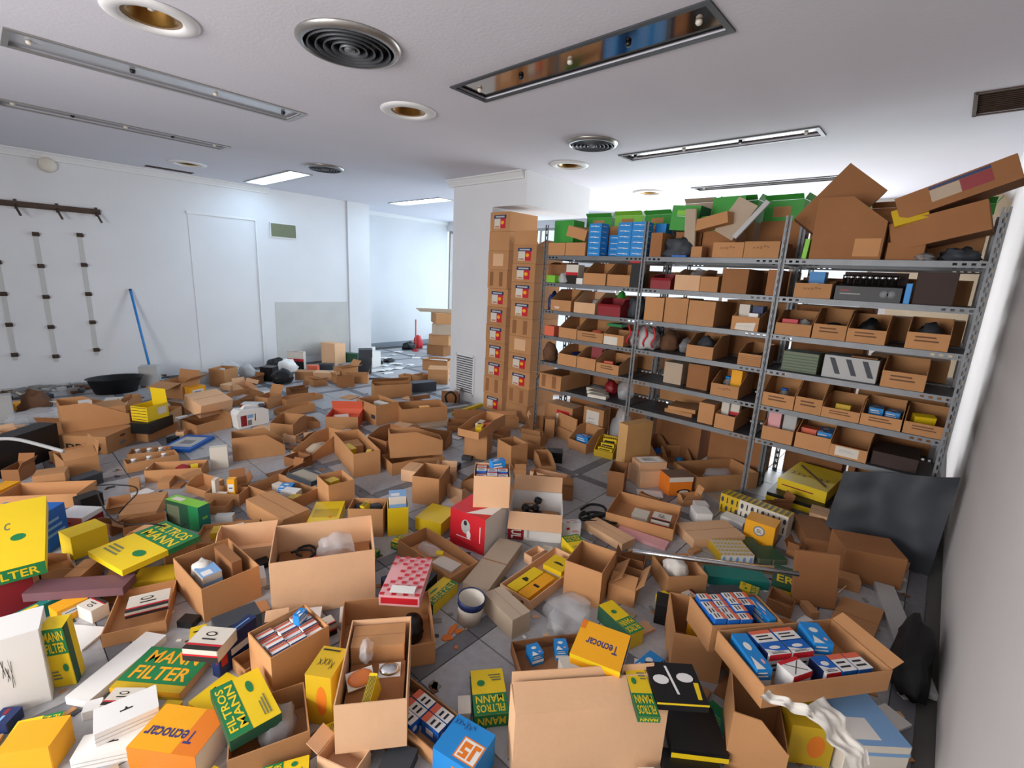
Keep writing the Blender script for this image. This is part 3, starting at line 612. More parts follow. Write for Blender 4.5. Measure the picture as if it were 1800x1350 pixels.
# ---- small loose parts
def part(kind, M, s, label, cat='car part', group=None, seed=0, m=None):
    R = random.Random(seed); b = MB(); nm = kind
    if kind == 'oil_filter':
        b.lathe([(.3*s, 0), (.42*s, .02*s), (.42*s, .75*s), (.36*s, .85*s), (.001, .85*s)], m or 'black', 16); e = empty('oil_filter', M); b.obj('canister', e)
        b = MB(); b.lathe([(.425*s, .3*s), (.43*s, .31*s), (.43*s, .55*s), (.425*s, .56*s)], 'offw', 16, ring=True); b.obj('label_band', e); return tag(e, label, cat, group)
    if kind == 'hose':
        pts = [(s*(.5+.1*R.random())*math.cos(a*.6+seed), s*.4*math.sin(a*.6+seed), .03*s*a+.06*s) for a in range(10)]
        b.tube(pts, .055*s, m or 'rubber', 7)
    elif kind == 'bracket':
        b.box(-.5*s, .5*s, -.12*s, .12*s, 0, .05*s, m or 'steeld'); b.box(-.5*s, -.42*s, -.12*s, .12*s, 0, .35*s, m or 'steeld'); b.lathe([(.06*s, .05*s), (.11*s, .05*s), (.11*s, .2*s), (.06*s, .2*s)], 'steel', 10, T3((.25*s, 0, 0)), ring=True)
    elif kind == 'linkage':
        p = [(-.5*s, 0, .1*s), (-.2*s, .12*s, .14*s), (.1*s, -.05*s, .1*s), (.45*s, .1*s, .12*s)]
        b.tube(p, .05*s, m or 'blackm', 7)
        for q in p: b.lathe([(.05*s, -.05*s), (.11*s, -.05*s), (.11*s, .05*s), (.05*s, .05*s)], m or 'blackm', 12, T3(q), ring=True)
    elif kind == 'disc':
        b.lathe([(.12*s, 0), (.5*s, 0), (.5*s, .06*s), (.3*s, .06*s), (.28*s, .18*s), (.12*s, .18*s)], m or 'steeld', 22, ring=True)
    elif kind == 'hub_cap':
        b.lathe([(.5*s, 0), (.52*s, .05*s), (.42*s, .14*s), (.2*s, .16*s), (.12*s, .1*s), (.001, .1*s)], m or 'black', 24)
    elif kind == 'lens':
        b.box(-.5*s, .5*s, -.32*s, .32*s, 0, .08*s, 'white'); blobmesh(b, .47*s, .3*s, .14*s, m or 'amber', seed+1, .05)
    elif kind == 'jar':
        b.lathe([(.3*s, 0), (.32*s, .1*s), (.32*s, .7*s), (.2*s, .85*s), (.2*s, .9*s)], 'smoke', 14); b.lathe([(.22*s, .9*s), (.22*s, 1.05*s), (.001, 1.05*s)], m or 'white', 14)
    else:
        blobmesh(b, .5*s, .35*s, .25*s, m or 'blackm', seed+2, .5)
    return tag(b.obj(nm, None, M), label, cat, group)
def fill(M, w, d, h, spec):
    top = max([o[7] for o in spec if o[0] == 'K' and o[5] >= .8 and o[6] >= .8 and o[4] <= .01] or [0])   # a flat insert lifts the rest
    def cl(f, L, ext): m_ = max(0, L/2-.006-ext); return max(-m_, min(m_, f*L))/L
    for o in spec:
        k = o[0]; o = list(o)
        if k == 'K':
            ins_ = o[5] >= .8 and o[6] >= .8 and o[4] <= .01
            if not ins_ and o[4] < top: e_ = o[4]+o[7]; o[4] = top+.01; o[7] = max(.12, e_-o[4])
            if not ins_ and o[8]: o[5] *= .9; o[6] *= .9
            c_, s_ = abs(math.cos(rad(o[8]))), abs(math.sin(rad(o[8])))
            o[2] = cl(o[2], w, (o[5]*w*c_+o[6]*d*s_)/2); o[3] = cl(o[3], d, (o[5]*w*s_+o[6]*d*c_)/2)
        elif k == 'P':
            if o[4] < top: o[4] = top+.01
            o[5] *= .85; r_ = o[5]*min(w, d)*.5; o[2] = cl(o[2], w, r_); o[3] = cl(o[3], d, r_)
        elif k == 'S':
            if o[4] < top: o[4] = top+.01
            o[2] = cl(o[2], w, o[5]*w*.85); o[3] = cl(o[3], d, o[6]*d*.85)
        if k == 'K':
            _, sty, fx, fy, fz, sx, sy, sz, rz, tx, lab = o[:11]
            Mi = M @ T3((fx*w, fy*d, max(.0045, fz*h))) @ RZ(rad(rz)) @ RX(rad(tx))
            closed(Mi, sx*w, sy*d, sz*h, sty, lab, group=o[11] if len(o) > 11 else None)
        elif k == 'G':
            _, sty, nx, ny, (x0, x1, y0, y1), z0, sz, lab, grp = o[:9]; miss = o[9] if len(o) > 9 else ()
            R = random.Random(nx*31+ny*7+len(lab)); cw, cd = (x1-x0)*w/nx, (y1-y0)*d/ny
            for i in range(nx):
                for j in range(ny):
                    if (i, j) in miss: continue
                    s2 = sty if isinstance(sty, str) else sty[R.randrange(len(sty))]
                    Mi = M @ T3((x0*w+cw*(i+.5), y0*d+cd*(j+.5), max(.0045, z0*h))) @ RZ(R.uniform(-.02, .02))
                    closed(Mi, cw*.93, cd*.93, sz*h*R.uniform(.93, 1.03), s2, lab, group=grp)
        elif k == 'P':
            _, kind, fx, fy, fz, s, lab, grp, m_, rz, tx = o
            part(kind, M @ T3((fx*w, fy*d, max(.0045, fz*h))) @ RZ(rad(rz)) @ RX(rad(tx)), s*min(w, d), lab, group=grp, m=m_, seed=int(abs(fx*100)+abs(fy*37)))
        elif k == 'S':
            _, m_, fx, fy, fz, rx, ry, rz, lab = o[:9]
            blob(M @ T3((fx*w, fy*d, max(.0045, fz*h))), rx*w*.8, ry*d*.8, rz*h*.9, m_, lab, seed=len(lab)+int(fx*10), group=o[9] if len(o) > 9 else None)
# ================================================================== ON THE SHELVES
def S(z, lv, bl, br, t, kind, label, d=.33, back=.012, sty='card', hf=.5, cut=.45, dz=0, ins=(), group=None, tx=0, ty=0, yaw=0, flaps=(), low='F', prints=None, w=None, h=None):
    X = XS+back; zb = (LV[lv] if lv < 6 else 0)+.001+dz
    a, c = onX(*zp(z, bl), X), onX(*zp(z, br), X); ht = onX(*zp(z, t), X).z-zb if h is None else h
    ht = max(ht, .01); ww = a.y-c.y if w is None else w
    if kind == 'C' and hf < 1: H_ = ht/hf
    else: H_ = ht
    if lv and lv < 6 and kind == 'C': H_ = min(H_, LV[lv-1]-LV[lv]-.05); hf = min(1, ht/H_) if hf < 1 else 1
    p = Pl((X+d/2, (a.y+c.y)/2, zb), -R90+rad(yaw), ww, d, H_, tx, ty); M = p.M()
    if kind == 'C':
        pr = STY[sty][1] if prints is None else prints
        if hf < 1: pr = [(f, r, [tuple(v if not isinstance(v, (int, float)) or i not in (2, 4) or o[0] != 'r' else v*hf for i, v in enumerate(o)) if o[0] == 'r' else (('p', [(u, q*hf) for u, q in o[1]], o[2]) if o[0] == 'p' else o) for o in ops]) for f, r, ops in pr if f == 'F']
        openbox(M, ww, d, H_, STY[sty][0], label, hf, cut, low, flaps, pr, name='parts_bin', cat='bin', group=group)
    else: closed(M, ww, d, H_, sty, label, group=group)
    if ins: fill(M, ww, d, H_, ins)
    return M
def Sb(z, lv, bl, br, t, m, label, back=.05, d=.2, dz=0, group=None, amp=.3, name='plastic_bag', cat='bag'):
    X = XS+back; zb = (LV[lv] if lv < 6 else 0)+.001+dz
    a, c = onX(*zp(z, bl), X), onX(*zp(z, br), X); ht = max(.02, onX(*zp(z, t), X).z-zb)
    return blob(T3((X+d/2, (a.y+c.y)/2, zb)), d/2, (a.y-c.y)/2, ht/1.5, m, label, seed=len(label), amp=amp, name=name, cat=cat, group=group)
G1 = 'cardboard parts bins on the steel shelving'
def jk(n, seed, mats=('blackm', 'steeld', 'rubber')):   # a few loose parts in a bin
    R = random.Random(seed); o = []
    for i in range(n):
        o.append(('P', R.choice(['bracket', 'linkage', 'hose', 'lump', 'disc']), R.uniform(-.22, .22), -.3+.6*(i+.5)/n, .03, R.uniform(.45, .7), 'dark loose car part lying in a cardboard bin', 'loose dark parts in bins', R.choice(mats), R.uniform(0, 180), 0))
    return o
# ---- bay beside the stacked cartons
S('A', 0, (556, 655), (686, 660), (556, 572), 'C', 'plain low bin on the top shelf beside the corner post', hf=.99, d=.3)
S('A', 0, (690, 660), (846, 662), (690, 570), 'C', 'plain low bin on the top shelf touching the blue box stack', hf=.99, d=.3)
S('A', 0, (690, 575), (845, 560), (690, 470), 'K', 'tilted brown carton resting on two top shelf bins', dz=.125, d=.2, h=.09, ty=14, back=.03)
def bluestack(x0, x1, ytop, nc, nr, bx, lab, skip=()):
    X = XS+.02; a, c = onX(*zp('A', (x0, 665)), X), onX(*zp('A', (x1, 668)), X); ht = onX(*zp('A', (x0, ytop)), X).z-LV[0]
    w = (a.y-c.y)/nc; h = ht/nr
    for i in range(nc):
        for j in range(nr):
            if (i, j) in skip: continue
            closed(T3((X+.06+bx, a.y-w*(i+.5), LV[0]+.001+h*j)) @ RZ(-R90), w*.985, .12, h*.985, 'bluesm', lab+', %s row up' % ['first', 'second', 'third', 'fourth', 'fifth', 'sixth'][j]+(', %s column' % ['pillar side', 'wall side'][i] if nc > 1 else ''), group='small blue boxes on the top shelf')
bluestack(862, 960, 420, 1, 6, 0, 'small bright blue box stacked on the top shelf in a single file')
bluestack(962, 1085, 500, 1, 4, .13, 'small bright blue box in the low middle pile of the top shelf')
bluestack(1090, 1310, 412, 2, 6, 0, 'small blue box stacked two abreast, top shelf')
S('A', 0, (600, 560), (750, 560), (600, 350), 'C', 'green open carton at the back of the top shelf by the corner post', sty='green', hf=1, d=.17, back=.19, h=.33)
S('A', 1, (550, 865), (690, 870), (550, 740), 'C', 'dark bin pushed to the back of the second shelf', sty='cardd', hf=.8, back=.17, d=.2)
S('A', 1, (540, 870), (608, 874), (545, 825), 'K', 'small green box at the end of the second shelf', sty='lime', d=.07)
Sb('A', 1, (620, 880), (690, 883), (640, 800), 'lgrey', 'crumpled grey bag beside the small green box', d=.1)
S('A', 1, (692, 860), (788, 868), (692, 742), 'K', 'white box with pink print standing on the second shelf', sty='champ', d=.1, back=.08)
S('A', 1, (776, 882), (826, 886), (776, 850), 'K', 'tiny white box before the pink printed box', sty='white', d=.05)
S('A', 1, (832, 888), (1006, 908), (832, 808), 'C', 'cardboard bin holding small clear bags on the second shelf', hf=.5, ins=[('S', 'clear', .1, -.1, .05, .2, .15, .25, 'small clear bag inside a second shelf bin')])
S('A', 1, (1018, 905), (1196, 918), (1018, 820), 'C', 'cardboard bin next to the black bottle box on the second shelf', hf=.5)
S('A', 1, (1198, 915), (1270, 920), (1200, 735), 'K', 'tall black box with red lid and white label', sty='black', d=.1)
S('A', 1, (1202, 735), (1282, 738), (1202, 728), 'K', 'red lid lying on the tall black box', sty='red', d=.11, dz=.194, h=.02)
Sb('A', 2, (530, 1085), (592, 1092), (540, 965), 'navy', 'blue bag squeezed behind the corner post', d=.15)
S('A', 2, (574, 1090), (732, 1110), (575, 1017), 'C', 'cardboard bin with a white sticker on the third shelf', hf=.5, prints=[('F', 0, [('r', .2, .3, .45, .36, 'paper'), ('r', .22, .2, .42, .24, 'paper')])])
S('A', 2, (758, 1108), (922, 1130), (760, 1037), 'C', 'pale bin with a silvery bag on the third shelf', sty='cardl', hf=.5, ins=[('S', 'lgrey', .1, .05, .08, .4, .3, .42, 'silvery bag bulging out of a pale bin')])
def redbin(z, lv, bl, br, t, lab):
    X = XS+.012; a, c = onX(*zp(z, bl), X), onX(*zp(z, br), X); ht = onX(*zp(z, t), X).z-LV[lv]
    M = T3((X+.12, (a.y+c.y)/2, LV[lv]+.001)) @ RZ(-R90); w, d = a.y-c.y, .24
    e = openbox(M, w, d, ht, 'redd', lab, .55, .3, 'F', (('F', 25, .02),), name='plastic_bin', cat='bin', t=.003)
    fill(M, w, d, ht, [('P', 'bracket', 0, -.15, .03, .8, 'metal part lying in a red plastic bin', 'parts in the red plastic bins', 'steeld', 30, 0), ('P', 'lump', 0, .2, .03, .7, 'metal part lying in a red plastic bin', 'parts in the red plastic bins', 'steel', 0, 0)])
redbin('A', 2, (945, 1132), (1122, 1146), (945, 1005), 'red plastic bin on the third shelf below a green scrap')
Sb('A', 2, (1070, 1020), (1150, 1022), (1075, 945), 'green', 'green plastic scrap at the back above the red bin', back=.27, d=.1)
Sb('A', 2, (1150, 1150), (1268, 1162), (1160, 985), 'dgrey', 'dark bundle of parts behind the second post', back=.1)
S('A', 3, (525, 1278), (600, 1286), (525, 1222), 'K', 'small orange box at the end of the fourth shelf', sty='salmon', d=.1)
S('D', 3, (638, 402), (778, 412), (640, 336), 'C', 'cardboard bin with a clear bag on the fourth shelf', hf=.5, ins=[('S', 'clear', .1, .05, .08, .35, .25, .35, 'clear bag in a fourth shelf bin')])
S('D', 3, (782, 430), (985, 460), (785, 362), 'C', 'cardboard bin with black lettering and a red bag', hf=.5, sty='handw2', ins=[('S', 'salmon', .0, -.1, .08, .38, .3, .36, 'red bag inside the lettered bin')])
S('D', 3, (990, 470), (1148, 482), (990, 386), 'C', 'bin with a cream paper front under a green lid', hf=.8, d=.25, prints=[('F', 0, [('r', .02, .02, .7, .78, 'offw')])])
S('D', 3, (1015, 385), (1130, 395), (1015, 350), 'K', 'flat green lid lying on the cream fronted bin', sty='mgreen', dz=.155, d=.12, h=.025, back=.05)
def stripedbag():
    X = XS+.03; a, c = onX(*zp('D', (1152, 490)), X), onX(*zp('D', (1382, 500)), X); ht = onX(*zp('D', (1200, 300)), X).z-LV[3]
    M = T3((X+.11, (a.y+c.y)/2, LV[3]+.001)); e = empty('carrier_bag', M); b = MB(); blobmesh(b, .1, (a.y-c.y)/2, ht/1.75, 'lgrey', 4, .3, 2.6, 3, .5); b.obj('bag', e)
    for i in range(4):
        b = MB(); y = -.12+.075*i; b.tube([(-.085-.01*math.sin(q), y+.012*math.sin(q*1.4), .02+ht*.8*q/6) for q in range(7)], .008, 'red', 5); b.obj('stripe', e)
    tag(e, 'white carrier bag with red stripes on the fourth shelf', 'bag')
stripedbag()
Sb('D', 4, (492, 590), (578, 600), (500, 455), 'brown', 'brown rag bundle at the end of the fifth shelf', d=.15)
S('D', 4, (630, 635), (775, 652), (630, 540), 'C', 'cardboard bin with navy cloth on the fifth shelf', hf=.6, ins=[('S', 'navy', 0, 0, .1, .42, .4, .42, 'navy cloth stuffed in a fifth shelf bin')])
S('D', 4, (780, 655), (925, 673), (780, 567), 'C', 'cardboard bin with a red striped packet on the fifth shelf', hf=.6, ins=[('K', 'redd', .1, .0, .05, .6, .3, 1.2, 10, 0, 'red striped packet standing in a bin')])
S('D', 4, (932, 685), (1110, 706), (932, 612), 'C', 'cardboard bin with printed bars and black parts on the fifth shelf', hf=.6, sty='handw2', ins=[('S', 'black', .15, .1, .08, .35, .4, .4, 'black rubber parts heaped in a fifth shelf bin'), ('K', 'salmon', -.2, -.2, .05, .4, .2, .62, 20, 0, 'small cream and red box in the bar printed bin')])
S('D', 5, (482, 812), (652, 836), (482, 690), 'C', 'long carton with an open flap jutting from the lowest shelf', hf=1, sty='vendorp', d=.5, back=-.06, flaps=(('F', 80, .12), ('L', 150, .08)))
for i, (p, q, r, lb) in enumerate((((838, 800), (930, 806), (838, 772), 'rearmost'), ((836, 838), (986, 846), (836, 820), 'middle'), ((856, 880), (1006, 888), (856, 858), 'front'))):
    S('D', 5, (850+8*i, 880), (985+8*i, 888), (836, 860), 'K', 'flat cream box on the lowest shelf, the %s of three' % lb, sty='offw', d=.09, back=.22-.1*i, h=.028, yaw=8*i-6)
Sb('D', 5, (1080, 845), (1180, 858), (1085, 755), 'clear', 'clear bag on the lowest shelf near the second post', back=.15)
Sb('D', 5, (985, 835), (1075, 845), (985, 755), 'redd', 'red bundle at the back of the lowest shelf', back=.26, d=.12)
S('D', 6, (525, 1040), (745, 1052), (525, 925), 'K', 'brown carton with a white and red label under the lowest shelf', sty='wlabelr', d=.2, back=.19)
S('D', 6, (832, 1062), (992, 1075), (840, 960), 'K', 'pale printed box under the lowest shelf', sty='wlabel', d=.1, back=.2)
Sb('D', 6, (1030, 1100), (1178, 1110), (1040, 985), 'clear', 'crumpled clear plastic sheet under the lowest shelf by the second post', back=.2, d=.15)
# ---- middle bay
S('B', 0, (5, 748), (95, 750), (5, 582), 'K', 'upright brown box on the top shelf right beside the second post', sty='cardd', d=.2)
S('A', 0, (1380, 660), (1465, 660), (1380, 600), 'K', 'lone small blue box behind the second post', sty='bluesm', d=.1, back=.2, dz=0, h=.27)
Sb('B', 0, (100, 752), (300, 758), (120, 620), 'dgrey', 'dark tangle of metal parts on the top shelf', d=.1, back=.02, amp=.6, name='scrap_parts', cat='car part')
S('B', 0, (180, 782), (292, 788), (180, 768), 'K', 'flat blue packet at the edge of the top shelf', sty='blue', d=.06, back=-.01, h=.012)
S('B', 0, (330, 766), (415, 770), (330, 690), 'K', 'small brown box on the top shelf under a torn panel', d=.1)
S('B', 0, (500, 768), (742, 773), (500, 658), 'C', 'handwritten bin on the top shelf nearer the second post', sty='handw', hf=.99, ins=[('S', 'dgrey', 0, -.1, .2, .45, .35, .5, 'dark parts heaped in a handwritten top bin', 'parts heaped in the top bins')])
S('B', 0, (747, 773), (1025, 777), (748, 650), 'C', 'handwritten bin on the top shelf nearer the third post', sty='handw', hf=.99, ins=[('S', 'navy', .1, -.1, .2, .42, .35, .62, 'blue parts heaped in a handwritten top bin')])
# loose cartons heaped on the top shelf
def loose(z, c, X, w, d, h, tx, ty, yaw, sty, lab, openk=False, flaps=(), zf=None):
    p = onX(*zp(z, c), X); M = T3(p) @ RZ(-R90+rad(yaw)) @ RX(-rad(tx)) @ RY(rad(ty)) @ T3((0, 0, -h/2))
    return openbox(M, w, d, h, STY[sty][0], lab, flaps=flaps, prints=STY[sty][1]) if openk else closed(M, w, d, h, sty, lab, 'carton')
S('B', 0, (175, 430), (400, 425), (180, 240), 'K', 'bright green carton with a pale label high on the shelving', sty='greenlab', dz=.20, back=.15, d=.2, h=.185, ty=4)
S('B', 0, (200, 760), (400, 760), (180, 500), 'K', 'brown carton carrying the labelled green carton', sty='cardd', back=.16, d=.2, h=.198)
S('B', 0, (425, 640), (690, 640), (425, 400), 'K', 'brown carton carrying the open green carton', sty='cardd', back=.16, d=.2, h=.198, dz=0)
S('B', 0, (425, 410), (690, 400), (425, 290), 'C', 'green open carton with raised flap standing on the highest heap', sty='green', hf=1, dz=.20, back=.17, d=.18, h=.11, flaps=(('B', 4, .16), ('R', 100, .06)), prints=[('F', 0, [('r', .2, .2, .75, .75, 'card')])])
loose('B', (520, 500), XS+.10, .26, .14, .08, 0, -12, -6, 'card', 'orange brown carton tilted on the handwritten bins')
loose('B', (330, 560), XS+.06, .10, .30, .012, 78, 20, 0, 'cardg', 'grey torn cardboard panel leaning on the top shelf')
loose('B', (690, 470), XS+.12, .17, .01, .27, 12, 28, -8, 'cardg', 'grey brown flap panel leaning toward the third post')
loose('B', (810, 480), XS+.07, .035, .02, .30, 10, 36, 0, 'lgrey', 'white edging strip leaning on the top shelf heap')
# ---- second shelf, middle bay
redbin('B', 1, (10, 1025), (168, 1029), (15, 900), 'red plastic bin on the second shelf with a white sticker')
S('B', 1, (200, 1030), (396, 1040), (200, 912), 'C', 'pale bin overflowing with a grey bag on the second shelf', sty='cardl', hf=.7, ins=[('S', 'smoke', .1, 0, .2, .45, .4, .6, 'grey bag spilling from the pale bin')])
S('B', 1, (400, 1042), (540, 1048), (400, 925), 'C', 'low bin with rags beside the large dark carton', hf=.8, d=.3)
S('B', 1, (568, 1042), (770, 1056), (590, 862), 'K', 'large dark brown carton on the second shelf', sty='cardd', d=.36)
S('B', 1, (920, 1060), (1000, 1065), (920, 870), 'K', 'narrow dark carton against the third post on the second shelf', sty='cardd', d=.3)
for i, (a, c, t) in enumerate((((140, 185), (287, 196), (140, 5)), ((296, 206), (474, 222), (300, 10)))):
    S('E', 2, a, c, t, 'C', 'tall plain box on the third shelf, the %s of a pair' % ('first past the second post' if i == 0 else 'one in the middle'), hf=1, d=.3)
S('E', 2, (480, 231), (686, 256), (485, 32), 'C', 'wide plain box with angled side on the third shelf', hf=1, d=.34)
S('E', 2, (828, 255), (1040, 286), (835, 155), 'C', 'bin with a hanging paper note on the third shelf', hf=.7, prints=[('F', 0, [('p', [(.15, .05), (.85, .0), (.9, .62), (.2, .5)], 'offw'), ('p', [(.2, .3), (.8, .35), (.8, .36), (.2, .31)], 'grey')])], ins=[('K', 'offw', -.25, -.1, .02, .4, .2, 1.25, 0, 0, 'cream box standing in the noted bin'), ('K', 'navy', .22, .0, .02, .4, .3, 1.2, 0, 0, 'navy and white box standing in the noted bin'), ('K', 'white', .2, -.3, .02, .35, .15, .85, 0, 0, 'white box standing in the noted bin')])
Sb('E', 3, (232, 400), (378, 415), (240, 272), 'brown', 'brown stained bag on the fourth shelf', back=.15)
Sb('E', 3, (400, 420), (488, 430), (405, 335), 'smoke', 'grey translucent bag behind a fourth shelf bin', back=.15)
S('E', 3, (472, 482), (680, 516), (480, 382), 'C', 'bin with a dark plastic bag alone on the fourth shelf', hf=.55, ins=[('S', 'dgrey', -.05, -.05, .1, .4, .3, .6, 'dark plastic bag sitting in the fourth shelf bin')])
S('E', 3, (878, 545), (1062, 565), (890, 448), 'C', 'slatted printed bin heaped with brown coils', hf=.6, prints=[('F', 0, [('r', 0, .15*i, 1, .15*i+.05, 'cardd') for i in range(6)])], ins=[('P', 'hose', 0, -.2, .2, 1.2, 'brown coil in the slatted bin', 'brown coils in the slatted bin', 'leather', 20, 0), ('P', 'hose', 0, .15, .2, 1.2, 'brown coil in the slatted bin', 'brown coils in the slatted bin', 'leather', 80, 0)])
S('E', 4, (300, 612), (440, 640), (305, 517), 'K', 'grey cardboard box alone on the fifth shelf', sty='cardg', d=.16, back=.12)
S('E', 4, (485, 640), (650, 668), (490, 532), 'K', 'dark cardboard box behind the yellow packet bin', sty='cardd', d=.2, back=.1)
S('E', 4, (662, 792), (880, 832), (665, 682), 'C', 'bin with a yellow packet and blue bottle on the fifth shelf', hf=.55, sty='handw', ins=[('K', 'boscha', .22, -.1, .02, .45, .2, 1.15, -8, 0, 'yellow packet standing in the fifth shelf bin'), ('P', 'jar', -.15, 0, .03, .7, 'blue bottle standing in the fifth shelf bin', None, 'blueb', 0, 0)])
for i in range(2):
    S('E', 5, (305+15*i, 905), (525+5*i, 925), (300, 830), 'K', 'flattened carton on the lowest shelf, the %s one' % ('lower' if i == 0 else 'upper'), sty='card', d=.22, back=.12, h=.03, dz=.032*i, yaw=8*i)
S('E', 5, (565, 968), (688, 986), (580, 838), 'K', 'upright brown box with a white sticker on the lowest shelf', sty='card', d=.18, back=.05)
S('E', 5, (697, 1022), (850, 1060), (700, 925), 'C', 'bin with white and black boxes on the lowest shelf', hf=.8, ins=[('K', 'offw', -.28, -.1, .03, .4, .25, 1.5, 0, 0, 'white box standing in the lowest shelf bin'), ('K', 'champ', .15, .0, .03, .5, .3, 1.4, 6, 0, 'white and black box standing in the lowest shelf bin')])
# ---- bay against the right wall
S('C', 0, (34, 878), (72, 880), (40, 722), 'K', 'thin lime green packet upright on the top shelf', sty='lime', d=.1, ty=4)
S('C', 0, (95, 872), (660, 874), (95, 652), 'C', 'large brown carton with one side cut low on the top shelf', sty='cardd', hf=.6, low='R', cut=.5, d=.18, h=.22, ins=[('S', 'navy', .1, -.2, .1, .12, .2, .45, 'blue cloth scrap in the large cut carton')], prints=[('F', 0, [('r', .62, .08, .97, .55, 'card')])])
loose('C', (330, 465), XS+.30, .28, .16, .42, 0, 38, 12, 'cardd', 'dark carton tipped on edge above the cut carton')
S('C', 0, (700, 870), (1000, 872), (700, 700), 'K', 'dark carton lying on the top shelf under the tipped cartons', sty='cardd', d=.3, back=.05, h=.10)
loose('C', (1140, 645), XS+.19, .42, .3, .16, 0, -16, -4, 'cardd', 'dark carton tilted toward the right wall on the top shelf')
loose('C', (1270, 355), XS+.16, .50, .26, .13, 0, -22, -4, 'labeld', 'topmost dark carton with faded red label tilted toward the ceiling', flaps=())
loose('C', (900, 530), XS+.06, .16, .02, .10, 20, -20, 0, 'yellowd', 'yellow packet caught under the topmost dark carton')
Sb('C', 0, (920, 885), (1100, 890), (950, 830), 'smoke', 'grey rag draped over the edge of the top shelf', back=-.02, d=.16, name='rag', cat='rag', amp=.6)
Sb('C', 0, (1120, 890), (1450, 898), (1150, 780), 'dgrey', 'dark grey rag heap at the wall end of the top shelf', back=.02, d=.22, name='rag', cat='rag', amp=.5)
S('B', 1, (1142, 1090), (1432, 1108), (1150, 975), 'C', 'handwritten bin beside the socket display', sty='handw', hf=.8, ins=[('K', 'bluesm', -.1, .2, .02, .45, .3, 1.45, 0, 0, 'blue box standing in the handwritten bin')])
def sockets():
    X = XS+.02; a, c = onX(*zp('C', (290, 1208)), X), onX(*zp('C', (815, 1232)), X); w = a.y-c.y
    e = empty('socket_display', T3((X, (a.y+c.y)/2, LV[1]+.001)) @ RZ(-R90))
    b = MB(); b.prism([(0, 0), (.26, 0), (.26, .10), (.12, .10), (.03, .085), (0, .085)], 0, -w/2, w/2, 'black'); b.obj('tray', e)
    b = MB(); b.box(-w/2, w/2, .25, .255, .10, .18, 'leather'); b.obj('backing', e)
    for i in range(9):
        b = MB(); b.lathe([(.010, 0), (.010, .03), (.014, .032), (.016, .055), (.010, .058), (.001, .058)], 'chrome', 12, T3((-w/2+w*(i+.9)/10.4, .09, .098))); b.obj('socket', e)
    b = MB(); b.box(-w*.42, -w*.28, -.0008, 0, .055, .064, 'redd'); b.box(-w*.42, -w*.1, -.0008, 0, .038, .042, 'lgrey'); b.lathe([(.001, 0), (.022, 0), (.022, .0008), (.001, .0008)], 'grey', 12, T3((w*.25, 0, .045)) @ RX(R90)); b.lathe([(.001, 0), (.022, 0), (.022, .0008), (.001, .0008)], 'grey', 12, T3((w*.36, 0, .045)) @ RX(R90)); b.obj('printing', e)
    tag(e, 'black display tray with a row of chrome sockets on the second shelf', 'tool display')
sockets()
S('C', 1, (840, 1222), (890, 1226), (850, 1072), 'K', 'slim bright blue packet beside the socket display', sty='blueb', d=.04)
S('C', 1, (905, 1238), (1232, 1256), (910, 1000), 'K', 'dark leather brown case on the second shelf near the wall', sty='leather', d=.3, back=.04, h=.18)
S('F', 2, (217, 250), (442, 266), (225, 166), 'C', 'bin with magazines next to the third post', hf=.5, ins=[('K', 'red', -.2, -.1, .04, .5, .5, .62, 5, 0, 'red and white magazine pile in a bin'), ('S', 'lgrey', .15, 0, .04, .3, .3, .45, 'crumpled pale paper in the magazine bin')])
S('F', 2, (452, 270), (662, 292), (455, 172), 'C', 'handwritten bin with black rubber rings', sty='handw2', hf=.5, ins=[('P', 'disc', 0, -.05, .15, 1.0, 'black rubber ring standing in a bin', None, 'rubber', 0, 70)])
S('F', 2, (668, 292), (912, 322), (675, 202), 'C', 'handwritten bin with glossy black bags', sty='handw2', hf=.5, ins=[('S', 'black', 0, 0, .05, .42, .4, .6, 'glossy black bag in a third shelf bin')])
S('F', 2, (1038, 335), (1312, 363), (1065, 225), 'C', 'handwritten bin closest to the wall on the third shelf', sty='handw2', hf=.55, ins=[('S', 'dgrey', 0, 0, .05, .42, .4, .6, 'dark bag in the bin closest to the wall')])
S('F', 3, (266, 432), (492, 446), (270, 345), 'K', 'dark green box with stripes on the fourth shelf', sty='stripes', d=.2, back=.08)
S('F', 3, (522, 466), (872, 494), (525, 368), 'K', 'long grey patterned box on the fourth shelf', sty='camo', d=.2, back=.06)
S('F', 3, (712, 370), (880, 380), (710, 335), 'K', 'brown box lying on the grey patterned box', sty='cardd', d=.16, back=.1, dz=.101, h=.05)
S('F', 3, (886, 562), (1166, 598), (890, 467), 'C', 'handwritten bin alone at the wall end of the fourth shelf', sty='handw2', hf=.6)
